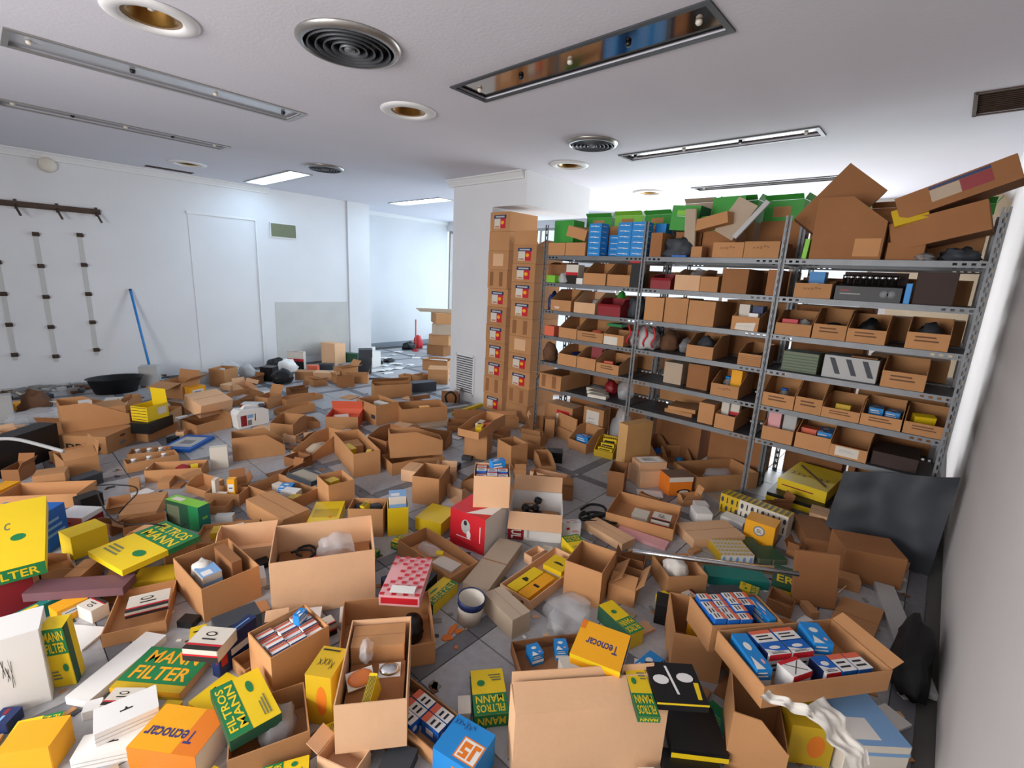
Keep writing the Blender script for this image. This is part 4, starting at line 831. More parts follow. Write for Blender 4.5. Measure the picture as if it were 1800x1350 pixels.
for i, (a, c, t, ins, lb) in enumerate((((132, 692), (336, 716), (140, 602), [('P', 'jar', 0, 0, .03, .6, 'blue capped jar in a bin', None, 'blue', 0, 0)], 'bin with a blue jar beside the third post'),
        ((342, 722), (512, 749), (350, 632), jk(2, 3), 'handwritten bin between the jar bin and the yellow packet bin'),
        ((507, 786), (747, 826), (515, 697), [('K', 'yellowd', 0, -.2, .03, .4, .2, .66, 0, 0, 'yellow packet lying in a wide bin')], 'wide handwritten bin with a yellow packet'),
        ((752, 830), (1012, 868), (760, 737), [('K', 'bluecar', -.22, 0, .03, .42, .4, .66, 5, 0, 'blue and white packet in a wide bin', 'blue and white packets'), ('K', 'bluecar', .24, 0, .03, .42, .4, .6, -4, 0, 'blue and white packet in a wide bin', 'blue and white packets')], 'wide bin with two blue and white packets'),
        ((1022, 880), (1300, 916), (1030, 787), [('K', 'yellow', -.1, 0, .04, .6, .2, .65, 20, 10, 'bright yellow packet in the end bin')], 'wide bin at the wall end of the fifth shelf'))):
    S('F', 4, a, c, t, 'C', lb, hf=.52, sty='handw2', ins=ins)
for a, c, t, ins, lb in (((132, 905), (326, 945), (140, 817), [('K', 'pink', -.25, -.1, .03, .42, .3, 1.2, 0, 0, 'pale pink box standing in a bin'), ('K', 'lgrey', .25, -.1, .03, .42, .3, 1.15, 0, 0, 'pale lilac box standing in a bin')], 'bin with two pastel boxes on the lowest shelf'),
        ((342, 950), (562, 1000), (350, 857), [('K', 'salmon', -.2, -.1, .03, .5, .3, .7, 0, 0, 'red topped box in a lowest shelf bin'), ('K', 'bluecar', .22, 0, .03, .45, .5, .68, 0, 0, 'blue box in a lowest shelf bin')], 'bin with red and blue boxes on the lowest shelf'),
        ((562, 1005), (797, 1056), (570, 932), [], 'bin with a large white label on the lowest shelf')):
    S('F', 5, a, c, t, 'C', lb, hf=.62, ins=ins, sty='wlabel' if 'label' in lb else 'card')
S('F', 5, (825, 1060), (1120, 1110), (830, 975), 'K', 'dark brown case at the wall end of the lowest shelf', sty='leather', d=.3, back=.05)
# ================================================================== REAR RACK BEHIND THE SHELVING
XR = 4.10
def copy_tree(o, parent=None):
    c = o.copy(); col.objects.link(c); c.parent = parent
    for ch in list(o.children): copy_tree(ch, c)
    return c
rr = copy_tree(she); rr.location = (XR, 1.38, 0)
rr['label'] = 'second steel shelving standing back to back behind the first'
Rr = random.Random(5)
for li, lv in enumerate(LV):
    for k in range(3):
        n = 2 if li else 3
        for j in range(n):
            w = .96/n*Rr.uniform(.84, .97); y = PYS[k]-.02-.96*(j+.5)/n
            hh = (.245 if li == 0 else (LV[li-1]-lv-.05))*Rr.uniform(.7, .98)
            if li == 0: hh = .30
            sty = Rr.choice(['card', 'cardd', 'cardd', 'card']) if li else Rr.choice(['card', 'cardd', 'card'])
            dd = Rr.uniform(.28, .36); Mx = T3((XR+.02+dd/2, y, lv+.001)) @ RZ(-R90)
            bay = ['bay by the pillar', 'middle bay', 'bay by the right wall'][k]; od = ['top', 'second', 'third', 'fourth', 'fifth', 'lowest'][li]
            sd = ['pillar side one', 'wall side one', 'wall side one'][j] if n == 2 else ['pillar side one', 'middle one', 'wall side one'][j]
            lab = '%s carton, rear rack %s shelf, %s, %s' % ({'green': 'green', 'lime': 'lime green', 'card': 'brown', 'cardd': 'dark brown'}[sty], od, bay, sd)
            if li == 0 and sty in ('green', 'lime') : openbox(Mx, w, dd, hh, sty, lab, flaps=(('F', 40, .08), ('B', 20, .08)), prints=[('F', 0, [('r', .25, .2, .7, .7, 'card')])], group='cartons on the rear rack')
            else: closed(Mx, w, dd, hh, sty, lab, 'carton', group='cartons on the rear rack')
for k in range(3):
    for j in range(3):
        hh = [.10, .17, .07][k]*Rr.uniform(.85, 1.0); y = PYS[k]-.02-.96*(j+.5)/3; sty = ['green', 'lime', 'green', 'cardg', 'green', 'green', 'lime', 'card', 'green'][k*3+j]
        Mx = T3((XR+.19, y, LV[0]+.304)) @ RZ(-R90+Rr.uniform(-.12, .12)); nm_ = {'green': 'green', 'lime': 'lime green', 'cardg': 'grey brown', 'card': 'brown'}[sty]
        lab = '%s carton stacked highest, rear rack, %s, %s' % (nm_, ['bay by the pillar', 'middle bay', 'bay by the right wall'][k], ['pillar side one', 'middle one', 'wall side one'][j])
        openbox(Mx, .27, .26, hh, sty, lab, flaps=(('F', 50, .05), ('R', 30, .05)), prints=[('F', 0, [('r', .25, .2, .7, .7, 'card')])], group='cartons on the rear rack')
for k in range(2):
    for j in range(2):
        w = .4; y = PYS[k]-.05-.5*j-.2
        closed(T3((XR+.2, y, .001)) @ RZ(-R90), .42, .34, Rr.uniform(.3, .42), 'cardd', 'tall dark carton under the rear rack, %s, %s' % (['bay by the pillar', 'middle bay'][k], ['pillar side one', 'wall side one'][j]), 'carton', group='cartons on the rear rack')
for j in range(2): closed(T3((XR+.62, .62-.46*j, .001)) @ RZ(-R90), .42, .34, .46, 'cardd', 'carton added to block window light behind the rear rack, %s' % ['farther from the wall', 'close to the wall'][j], 'carton', group='cartons on the rear rack')  # added cartons that stop daylight leaking through the low gap
# ================================================================== STACKED VENDOR CARTONS
R = random.Random(11)
ORD = ['first', 'second', 'third', 'fourth', 'fifth', 'sixth', 'seventh', 'eighth', 'ninth', 'tenth', 'eleventh']
VD = {'vendor': 'brown carton with red and navy label', 'vendorp': 'brown carton with taped stripes', 'vendorl': 'brown carton with pale smudge', 'card': 'unmarked brown carton'}
hs = .2005; z = 0.001
sl = ['vendor', 'vendorp', 'vendor', 'vendor', 'vendor', 'vendor', 'vendor', 'vendorp', 'vendorl', 'card', 'vendor']
for i in range(11):
    closed(T3((3.84+.225, 3.725+R.uniform(-.008, .008), z)) @ RZ(-R90+R.uniform(-.02, .02)), .30, .44, hs-.002, sl[i], VD[sl[i]]+', %s from the floor in the pillar side stack' % ORD[i], 'carton', group='pillar side stack of cartons'); z += hs
z = .001; hs = .186
sl = ['card', 'vendorp', 'vendor', 'vendor', 'vendorl', 'vendorp', 'vendor', 'vendor', 'vendor', 'vendor']
for i in range(10):
    M = T3((3.78+.22, 3.295+R.uniform(-.01, .01), z)) @ RZ(-R90+R.uniform(-.02, .02))
    if i < 9: closed(M, .31, .44, hs-.002, sl[i], VD[sl[i]]+', %s from the floor in the shelving side stack' % ORD[i], 'carton', group='shelving side stack of cartons')
    else: openbox(M, .31, .44, hs-.002, 'card', 'topmost carton of the shelving side stack with its flap raised', flaps=(('F', -4, .14), ('R', 70, .12), ('L', 40, .1)), prints=STY['vendor'][1], name='carton')
    z += hs
# ================================================================== THE HEAP ON THE FLOOR
STY['whitered'] = ('white', [('F', 0, [('r', 0, .2, 1, 1, 'salmon'), ('r', .1, .4, .6, .6, 'red')]), ('R', 0, [('r', 0, 0, 1, .6, 'redd')])])
STY['mannr'] = ('yellow', [('T', 270, [('r', 0, .56, 1, 1, 'mgreen'), ('t', 'FILTROS', .1, .79, .92, .95, 'yellow'), ('t', 'MANN', .1, .60, .92, .76, 'yellow'), ('e', .6, .32, .16, .06, 'mgreen')]), ('F', 0, [('r', 0, 0, 1, 1, 'dkgreen')])])
STY['mannband'] = ('yellowd', [('T', 0, [('r', 0, .16, 1, 1, 'mgreen'), ('t', 'MANN', .12, .62, .9, .92, 'amberb'), ('t', 'FILTER', .1, .24, .92, .54, 'amberb')]), ('R', 0, [('r', 0, 0, 1, 1, 'cardl')]), ('F', 0, [('r', 0, .4, 1, 1, 'amberb')])])
STY['orangew'] = ('amberb', [('F', 0, [('r', .15, .45, .85, .8, 'white'), ('r', .25, .6, .7, .65, 'navy')])])
STY['pinkw'] = ('white', [('T', 0, [('e', .3, .3, .1, .1, 'red'), ('e', .6, .7, .2, .1, 'pink'), ('e', .7, .3, .15, .05, 'dgrey')]), ('F', 0, [('e', .3, .6, .1, .1, 'red'), ('e', .7, .4, .2, .1, 'pink')])])
STY['blulid'] = ('offw', [('F', 0, [('r', 0, .7, 1, .8, 'sky')]), ('T', 0, [('r', 0, 0, 1, 1, 'sky'), ('r', .1, .1, .6, .5, 'white')])])
STY['strips'] = ('card', [('F', 0, bars(.15, .3, .6, .8, 4, 'brown'))])
ITEMS = []
def I(z, bl, br, t, k, kind, label, zb=0, d=None, h=None, sty='card', hf=1, cut=.5, low='F', flaps=(), ins=(), tx=0, ty=0, prints=None, group=None, name=None, stk=False):
    if h is None and kind == 'C' and hf < 1 and low == 'F':
        p = zp(z, bl); P = onz(*p, zb); hfr = max(.015, zat(P, zp(z, t))-zb); h = min(hfr/hf, hfr+.22); hf = hfr/h
    p = place(z, bl, br, t, k, zb+.001, d, h); p.tx, p.ty = tx, ty
    if stk: q = ITEMS[-1]['p']; p.loc = q.loc+Vector((.01, .008, q.h+.001)); p.yaw = q.yaw+.06
    ITEMS.append(dict(p=p, kind=kind, label=label, sty=sty, hf=hf, cut=cut, low=low, flaps=flaps, ins=ins, prints=prints, group=group, name=name, stk=stk, z0=p.loc.z, o=p.loc.copy(), px=zp(z, bl)))
WB = [('K', 'plugup', 0, 0, 0, 1, 1, 1, 0, 0, '')]
# ---------- middle of the floor
I('c', (335, 1188), (545, 1216), (310, 975), (430, 868), 'C', 'empty tan bin beside the red printed box', cut=.5)
I('h', (498, 690), (770, 800), (505, 415), (670, 300), 'K', 'red and white printed box with a pictured metal part', sty='redpart')
I('c', (815, 1222), (1100, 1230), (808, 975), None, 'C', 'tan carton packed with white spark plug boxes, standing on the red box', sty='cardl', zb=.245, d=.2, ins=[('G', ['plugup', 'plugup', 'plugx'], 3, 3, (-.47, .47, -.47, .47), .02, .97, 'small white and blue box packed in the carton on the red box', 'small boxes in the carton on the red box', ((1, 2), (2, 2))), ('K', 'bluecar', .15, .30, .6, .5, .25, .62, 25, 0, 'blue striped box lying across the packed white boxes')])
I('h', (955, 660), (1375, 700), (950, 440), None, 'C', 'white and red motor oil carton with open flaps and black linkages', sty='motul', d=.3, flaps=(('F', 118, .12), ('L', 50, .12), ('B', 30, .1)), ins=[('P', 'linkage', -.1, .1, .55, .9, 'black steering linkage in the oil carton', 'black linkages in the oil carton', 'blackm', 60, 15), ('P', 'linkage', .15, -.1, .35, .9, 'black steering linkage in the oil carton', 'black linkages in the oil carton', 'blackm', -30, 0), ('K', 'cardin' if 'cardin' in STY else 'card', 0, 0, 0, .9, .9, .3, 0, 0, 'brown carton filling the bottom of the oil carton')])
I('h', (1385, 645), (1530, 645), (1390, 540), (1540, 508), 'K', 'small white box with red and grey marks by the oil carton', sty='pinkw', zb=.12)
I('c', (1110, 935), (1240, 905), (1105, 740), (1335, 595), 'C', 'tall narrow open carton behind the spark plug carton', d=.2)
I('c', (745, 832), (922, 850), (735, 632), (1105, 645), 'C', 'brown bin carrying a tilted bin with red packets', d=.28)
I('c', (860, 690), (1070, 575), (845, 595), (720, 540), 'C', 'tilted bin with yellow and red packets inside', zb=.235, hf=.6, low='L', ins=[('K', 'yellow', -.1, 0, .03, .3, .3, .5, 20, 0, 'yellow packet in the tilted bin'), ('K', 'salmon', .2, -.1, .03, .3, .2, .4, -20, 0, 'red packet in the tilted bin'), ('K', 'offw', .1, .25, .03, .3, .3, .5, 10, 0, 'pale packet in the tilted bin')], d=.2)
I('c', (175, 972), (592, 885), (172, 880), None, 'C', 'low brown bin under the bin with yellow packets', d=.22, hf=.7, low='R')
I('c', (150, 832), (565, 800), (118, 640), (240, 588), 'C', 'large brown bin with yellow packets, end cut low', zb=.125, hf=.6, low='R', ins=[('K', 'yellow', .05, -.1, .03, .22, .35, .55, 12, 0, 'yellow packet in the large brown bin', 'yellow packets in the large bin'), ('K', 'yellow', .3, .05, .03, .2, .35, .5, -12, 0, 'yellow packet in the large brown bin', 'yellow packets in the large bin')])
I('b', (1345, 1010), (1492, 1062), (1338, 840), None, 'C', 'dark sided bin wedged beside the tall tan bin', sty='cardd', d=.25, hf=.8)
I('b', (1225, 1172), (1435, 1132), (1215, 985), (1070, 808), 'C', 'tall tan bin with yellow scraps standing free on the tiles', ins=[('K', 'yellow', -.2, .1, .35, .3, .2, .35, 20, 10, 'yellow scrap packet in the tall tan bin', 'yellow scraps in the tall bin'), ('K', 'card', .0, .25, .02, .8, .3, .62, 0, 0, 'brown insert box in the tall tan bin'), ('K', 'yellow', .25, -.3, .4, .2, .15, .4, -30, 0, 'yellow scrap packet in the tall tan bin', 'yellow scraps in the tall bin')])
I('b', (728, 1008), (880, 1048), (730, 958), (900, 742), 'C', 'bin with printed front and a grey folded cloth', hf=.38, cut=.6, prints=[('F', 0, bars(.1, .05, .8, .3, 2, 'brown'))], ins=[('S', 'cardg', 0, -.05, .05, .4, .32, .4, 'grey folded cloth lying in the printed bin')])
I('b', (270, 1040), (682, 985), (255, 860), (370, 788), 'C', 'long brown bin with a black strip, low at one end', hf=.45, low='R', cut=.35, ins=[('K', 'dgrey', .0, .1, .35, .5, .3, .3, 5, 0, 'dark plastic strip in the long brown bin')])
I('b', (95, 1105), (237, 1087), (80, 938), (215, 905), 'K', 'plain white box standing on the tiles', sty='offw')
I('b', (565, 850), (748, 868), (552, 735), None, 'C', 'tan bin behind the long brown bin', d=.22, hf=.8, ins=jk(1, 4))
I('b', (770, 800), (960, 770), (760, 735), None, 'C', 'tan bin with dark scraps behind the cloth bin', d=.2, hf=.7, low='R', ins=jk(2, 9))
I('b', (292, 792), (545, 735), (285, 650), None, 'J', 'white plastic jerrycan with magenta label', d=.13)
I('b', (375, 640), (540, 640), (372, 575), None, 'K', 'red and white box behind the jerrycan', sty='whitered', d=.12)
I('b', (1080, 768), (1332, 770), (1070, 672), None, 'C', 'orange lined open carton with white paper', d=.3, sty='salmon', flaps=(('B', -25, .1),), prints=[('F', 0, [('r', 0, .0, 1, 1, 'card')])], ins=[('K', 'paper' if 'paper' in STY else 'white', -.1, 0, .6, .5, .4, .06, 20, 12, 'white paper packet in the orange carton'), ('K', 'salmon', 0, 0, .0, .9, .9, .55, 0, 0, 'orange box inside the orange carton')])
I('b', (1285, 700), (1440, 768), (1257, 548), (1520, 540), 'C', 'brown carton with a black sticker and pale packets', prints=[('F', 0, [('r', .75, .3, .95, .5, 'dgrey')])], ins=[('K', 'offw', .1, .1, .6, .5, .3, .3, 10, 0, 'pale packet with black edge in the stickered carton'), ('K', 'dgrey', 0, 0, 0, .9, .9, .55, 0, 0, 'dark box inside the stickered carton')])
I('b', (660, 610), (955, 545), (655, 560), None, 'C', 'low brown bin, rear one of a nested pair', d=.16, hf=.6, low='R', zb=0)
I('b', (640, 690), (920, 640), (640, 630), None, 'C', 'low brown bin, front one of a nested pair', d=.16, hf=.6, low='L', zb=0, ins=jk(1, 6))
I('b', (535, 640), (650, 600), (530, 545), None, 'C', 'small carton with a white inner flap', d=.16, flaps=(('R', 30, .1),))
I('b', (258, 608), (515, 560), (217, 540), (392, 372), 'C', 'brown bin heaped with clear plastic bags', hf=.5, low='L', ins=[('S', 'clear', -.15, 0, .05, .3, .4, .4, 'clear bag heaped in the brown bin', 'clear bags in the brown bin'), ('S', 'clear', .12, .1, .05, .28, .35, .42, 'clear bag heaped in the brown bin', 'clear bags in the brown bin'), ('S', 'smoke', -.2, -.1, .3, .2, .3, .3, 'dark bag heaped in the brown bin')], d=.3)
I('b', (0, 832), (272, 768), (0, 745), None, 'C', 'brown carton with a big pale flap propped open', d=.3, flaps=(('B', -72, .27), ('R', -10, .05)), hf=.9, low='L')
I('b', (10, 700), (262, 640), (5, 600), None, 'K', 'pale topped brown carton tipped over an open carton', sty='cardl', zb=.10, d=.26, h=.13, tx=-16)
I('b', (60, 440), (180, 450), (60, 400), None, 'C', 'carton of silvery bags by the far wall', d=.25, h=.22, ins=[('S', 'lgrey', -.1, 0, .3, .4, .4, .5, 'silvery bag in the far carton', 'silvery bags'), ('S', 'clear', .2, .1, .3, .3, .4, .45, 'silvery bag in the far carton', 'silvery bags')])
I('c', (40, 365), (332, 345), (35, 262), None, 'C', 'wide brown carton by the passage with rounded lid', d=.22, flaps=(('B', -60, .12),))
I('c', (345, 318), (528, 300), (345, 245), None, 'K', 'dark grey box beside the wide brown carton', sty='dgrey', d=.15)
I('c', (180, 590), (545, 560), (180, 460), (380, 312), 'C', 'brown bin with yellow packets before the pillar', ins=[('K', 'orangew', .05, -.1, .2, .22, .2, .7, 0, 0, 'amber packet standing in the pillar bin'), ('K', 'yellowd', -.2, .1, .03, .3, .3, .6, 15, 0, 'dull yellow packet in the pillar bin'), ('K', 'offw', -.3, -.2, .03, .25, .2, .5, -10, 0, 'pale packet in the pillar bin')], d=.3)
I('c', (480, 490), (790, 440), (475, 420), None, 'K', 'bundle of grey plastic wrapped strips on the bins', sty='lgrey', zb=.20, d=.06, h=.03)
I('c', (722, 490), (940, 415), (720, 470), None, 'K', 'long bright yellow packet before the vendor cartons', sty='yellow', zb=.2, d=.04, h=.03)
I('c', (360, 600), (690, 560), (365, 560), None, 'K', 'grey flattened plastic sleeve across the bins', sty='cardg', zb=.205, d=.12, h=.02)
I('c', (255, 222), (352, 238), (255, 178), None, 'C', 'small open brown box on the passage floor', d=.14)
I('c', (360, 240), (442, 225), (365, 180), None, 'C', 'small open brown box with a white strap', d=.14)
I('c', (455, 245), (612, 250), (452, 130), None, 'K', 'brown carton at the foot of the pillar stack', d=.3)
I('c', (415, 135), (612, 150), (412, 60), None, 'C', 'brown carton with white papers on the pillar stack', zb=.26, d=.3, flaps=(('F', 60, .06),), ins=[('K', 'white', 0, 0, .6, .8, .5, .3, 8, 0, 'white paper wad on the pillar stack')])
I('c', (180, 245), (278, 240), (178, 215), None, 'K', 'small yellow box by the wide carton', sty='yellow', d=.1)
# ---------- at the foot of the shelving
I('D', (615, 1195), (757, 1266), (615, 1112), (720, 1040), 'C', 'bin at the shelving foot with grey scraps', hf=.45, cut=.6, ins=jk(2, 11))
I('D', (767, 1275), (907, 1330), (767, 1202), (850, 1060), 'C', 'bin at the shelving foot with a red and white box', hf=.45, cut=.6, ins=[('K', 'bluecar', .0, -.1, .03, .7, .35, .6, 5, 0, 'red and white box lying in the shelving foot bin')])
I('d', (418, 440), (566, 478), (420, 390), None, 'C', 'yellow bin of black lined packets at the shelving foot', sty='yellowd', d=.2, hf=.4, ins=[('K', 'blackyel', 0, -.25+.25*i, .03, .8, .2, .5+.2*i, 6*i, 0, 'yellow packet with black lines in the yellow bin', 'packets in the yellow bin') for i in range(3)])
I('D', (525, 1215), (600, 1220), (527, 1065), None, 'K', 'small upright brown box by the vendor carton stack', d=.1)
I('d', (690, 660), (890, 610), (665, 225), (615, 215), 'K', 'tall carton with wood grained front leaning behind the note box', sty='wood')
I('d', (520, 770), (645, 795), (508, 568), None, 'C', 'dark bin beneath the tall wood grained carton', d=.22, sty='cardd')
I('d', (768, 712), (1000, 695), (746, 578), None, 'K', 'pale fronted box under the white note', sty='cardl', d=.2, zb=.03)
I('d', (772, 560), (988, 552), (765, 490), None, 'K', 'tan box with a white printed note on top', sty='notetop', d=.13, zb=.18, h=.05)
I('d', (985, 755), (1168, 748), (985, 610), None, 'K', 'orange and brown box with black lettering', sty='orangebk', d=.15)
I('d', (1070, 520), (1272, 528), (1065, 495), (1182, 318), 'C', 'wide mouthed bin with blue packets beneath the shelving', hf=.25, cut=.7, ins=[('S', 'blueb', .1, -.1, .04, .2, .15, .3, 'blue packet in the wide mouthed bin')])
I('d', (1372, 500), (1602, 510), (1370, 470), None, 'C', 'bin with a crumpled cream packet under the shelving', d=.3, hf=.3, cut=.7, ins=[('K', 'offw', .0, -.15, .03, .5, .25, .9, 8, 0, 'crumpled cream packet in a bin')])
I('d', (880, 470), (1005, 445), (880, 420), None, 'C', 'dark bin with blue scraps behind the tall carton', d=.3, hf=.35, cut=.7, sty='cardd', ins=[('S', 'blue', 0, -.1, .04, .35, .3, .3, 'blue scraps in the dark bin')])
I('d', (1255, 745), (1730, 705), (1200, 605), (1290, 482), 'C', 'wide brown bin under a clear plastic sheet', ins=[('S', 'clear', .1, .1, .1, .3, .3, .5, 'clear sheet crumpled in the wide brown bin')])
I('d', (620, 1022), (1165, 1172), (612, 925), (690, 748), 'C', 'big tan carton with two white boxes inside', ins=[('K', 'offw', -.05, .0, .03, .25, .3, .55, 0, 0, 'white and yellow box in the big tan carton'), ('K', 'champ', .28, -.05, .03, .28, .35, .72, 0, 0, 'white and black box in the big tan carton')])
I('d', (1215, 1000), (1345, 1008), (1200, 905), None, 'K', 'white box beside the big tan carton', sty='white', d=.12)
I('d', (1230, 900), (1330, 905), (1230, 845), None, 'K', 'white box behind the other white box', sty='white', d=.08)
I('d', (1172, 1180), (1580, 1150), (1180, 1120), (1215, 965), 'K', 'large flat pale carton lying near the ringed boxes', sty='cardl', h=.06)
I('d', (1462, 1290), (1725, 1300), (1460, 1215), (1362, 1097), 'K', 'cream box covered with yellow ring marks', sty='rings', zb=.07)
I('d', (590, 1075), (985, 1210), (590, 1060), None, 'K', 'long pink and white flat packet', sty='pink', zb=.03, h=.02, d=.09)
I('d', (340, 1035), (640, 1215), (338, 980), None, 'K', 'long tan board shaped carton beside the cables', sty='cardl', h=.05, d=.12)
# ---------- wall side, near the shelving
I('e', (515, 485), (900, 610), (530, 400), (615, 250), 'K', 'big yellow case with brown lettering under the shelving', sty='yellowcase', zb=.07)
I('e', (430, 575), (880, 720), (432, 520), None, 'K', 'flat yellow and black case under the big yellow case', sty='yellowbk', h=.065, d=.4)
I('e', (105, 655), (635, 862), (130, 515), None, 'K', 'long cream and yellow box printed with rows of dots', sty='dots', zb=.19, d=.09)
I('e', (240, 885), (475, 970), (245, 722), None, 'K', 'orange box with a round silver badge', sty='orangering', d=.14)
I('e', (1065, 605), (1405, 700), (1078, 405), (1112, 300), 'C', 'dark carton with a bright green tub under the shelving end', sty='cardd', ins=[('P', 'jar', .1, -.1, .25, .6, 'bright green plastic tub in the dark carton', None, 'green', 0, 0)], zb=.03)
I('e', (745, 905), (835, 870), (740, 840), (1035, 510), 'K', 'long dark green foil packet leaning by the yellow case', sty='stripes', zb=.03, h=.07)
I('e', (320, 1080), (420, 1085), (310, 1040), (560, 880), 'K', 'dark green foil packet, upper one by the ringed box', sty='stripes', zb=.2, h=.03)
I('e', (450, 1095), (560, 1090), (450, 1060), (690, 930), 'K', 'dark green foil packet, lower one by the ringed box', sty='stripes', zb=.12, h=.03)
I('e', (990, 665), (1290, 770), (990, 630), None, 'K', 'long yellow strip on the floor near the wall', sty='yellowd', h=.03, d=.06)
I('e', (640, 960), (900, 1010), (640, 860), None, 'K', 'dark flat carton in the corner by the wall', sty='cardd', h=.08, d=.35)
I('e', (795, 950), (920, 958), (795, 905), None, 'K', 'small yellow and black box on the dark flat carton', sty='blackyel', zb=.082, d=.06)
I('m', (440, 260), (815, 335), (420, 60), (1000, 62), 'K', 'large brown carton against the right wall', sty='cardd', zb=.0)
I('m', (250, 430), (520, 470), (165, 90), None, 'K', 'tall brown flap panel leaning over the packed cartons', sty='cardd', d=.012, zb=.0, tx=12)
I('m', (520, 560), (800, 690), (440, 190), (470, 215), 'K', 'brown cardboard sheet lying beside the wall', sty='card', h=.012, zb=.29, d=.26, ty=-6)
I('m', (860, 930), (1030, 990), (860, 900), (660, 320), 'K', 'long white board lying along the right wall', sty='lgrey', h=.025, zb=.1, d=.75)
# ---------- front right
I('l', (365, 480), (495, 672), (350, 325), (950, 270), 'C', 'tan carton packed with white plug boxes, deeper in the heap', zb=.10, d=.31, ins=[('G', 'plugup', 4, 4, (-.46, .46, -.47, .30), .02, 1.12, 'small white labelled box packed in the rear plug carton', 'small boxes in the rear plug carton', ((3, 3), (2, 3))), ('K', 'bluecar', .0, .40, .5, .9, .13, .5, 4, 0, 'blue box with white car outline across the rear plug carton')])
I('l', (790, 985), (1540, 880), (815, 860), (740, 505), 'C', 'brown carton of blue and white plug boxes, corrugated edge torn', zb=.12, ins=[('K', 'bluecar', -.40, .05, .02, .13, .75, 1.05, -6, 0, 'long blue box at the side of the torn carton'), ('K', 'plugx', -.18, -.28, .02, .2, .3, 1.0, 10, 0, 'white box marked with a black cross in the torn carton'), ('G', ['plug', 'plugup'], 2, 2, (-.30, .08, -.08, .42), .02, 1.05, 'small red and white box in the torn carton', 'small boxes in the torn carton'), ('K', 'bluecar', .22, .22, .02, .16, .5, 1.12, -14, 0, 'long blue box crossing the middle of the torn carton'), ('G', ['plug', 'plugup'], 3, 1, (.02, .42, -.42, -.10), .02, .85, 'small red topped box in the torn carton', 'small red topped boxes in the torn carton')], flaps=(('R', 60, .05),))
I('l', (255, 790), (545, 855), (280, 545), (65, 358), 'C', 'brown box with amber booklets', zb=.03, d=.26, ins=[('K', 'amberb', .05, .05, .02, .34, .35, .92, -18, 0, 'amber booklet standing in the brown box', 'amber booklets'), ('K', 'boscha', .2, .2, .02, .3, .3, 1.0, -22, 0, 'amber booklet standing in the brown box', 'amber booklets')])
I('k', (1040, 340), (1255, 550), (1025, 240), (1137, 207), 'K', 'yellow and green filter box lying beside the amber booklet carton', sty='mannr', zb=.02)
I('l', (20, 110), (1030, 235), (10, 62), None, 'K', 'long wooden trim lying over the boxes', sty='wood', zb=.31, d=.035, h=.02)
I('l', (240, 330), (470, 320), (245, 215), None, 'C', 'brown box with a crumpled white cloth', zb=.02, d=.2, ins=[('S', 'cloth', -.1, 0, .5, .4, .4, .6, 'crumpled white cloth on the brown box')])
I('l', (490, 260), (845, 300), (490, 210), None, 'K', 'teal box below the long wooden trim', sty='teal', zb=.12, d=.1)
I('l', (850, 290), (1060, 360), (795, 235), (840, 185), 'K', 'yellow and green filter box behind the rear plug carton', sty='ngreen', zb=.2, d=.16, h=.06)
I('k', (1070, 195), (1250, 255), (1066, 80), (1390, 25), 'C', 'small brown carton with a torn hole in its flaps', zb=.02, flaps=(('F', -70, .08), ('L', -50, .08), ('R', 40, .06)))
I('h', (1345, 1075), (1625, 1185), (1355, 800), (1480, 640), 'C', 'tan open bin with an empty bottom beside the yellow packet bin', zb=.02, ins=jk(1, 14))
I('h', (970, 1140), (1215, 1292), (945, 1062), (1125, 625), 'C', 'long tan bin with two yellow boxes', sty='cardl', zb=.02, prints=[('F', 0, [('r', .1, .3, .2, .7, 'cardd'), ('r', .4, .3, .5, .7, 'cardd'), ('r', .7, .3, .8, .7, 'cardd')])], ins=[('K', 'bosch', -.22, -.22, .02, .36, .48, .75, 0, 0, 'yellow box in the long tan bin, the brighter one'), ('K', 'boscha', .18, -.22, .02, .36, .48, .75, 0, 0, 'amber box in the long tan bin beside the brighter one'), ('K', 'bosch', .05, .25, .02, .7, .3, .95, 4, 0, 'yellow and white lid box at the back of the long tan bin')])
I('h', (565, 1075), (768, 1140), (556, 995), (890, 650), 'K', 'long grey brown carton lying diagonally', sty='cardg', zb=.01)
I('k', (268, 290), (458, 482), (262, 165), (400, 118), 'K', 'pale grey brown box lying on the terrazzo', sty='cardg')
I('h', (92, 800), (512, 1085), (62, 692), (228, 535), 'C', 'tan bin with a white tray and clear bags', zb=.01, hf=.75, low='R', ins=[('K', 'offw', .18, .0, .2, .36, .5, .2, 8, 0, 'white tray lying in the tan bin'), ('S', 'clear', -.2, .1, .05, .25, .3, .35, 'clear bag in the tray bin'), ('K', 'yellow', -.02, .15, .35, .1, .15, .25, 30, 20, 'yellow scrap in the tray bin'), ('K', 'card', 0, 0, 0, .9, .85, .2, 0, 0, 'brown insert at the bottom of the tray bin')])
I('h', (222, 585), (428, 640), (215, 492), (372, 382), 'K', 'bright yellow box between the tray bin and red box', sty='yellow', zb=.02)
I('h', (268, 1195), (385, 1250), (262, 1115), (475, 950), 'K', 'yellow and green filter box beside the checked packet', sty='mannr', zb=.01)
I('g', (1420, 1185), (1745, 1205), (1420, 1150), (1330, 790), 'K', 'red and white checked box with a torn white patch', sty='check', zb=.12, h=.05)
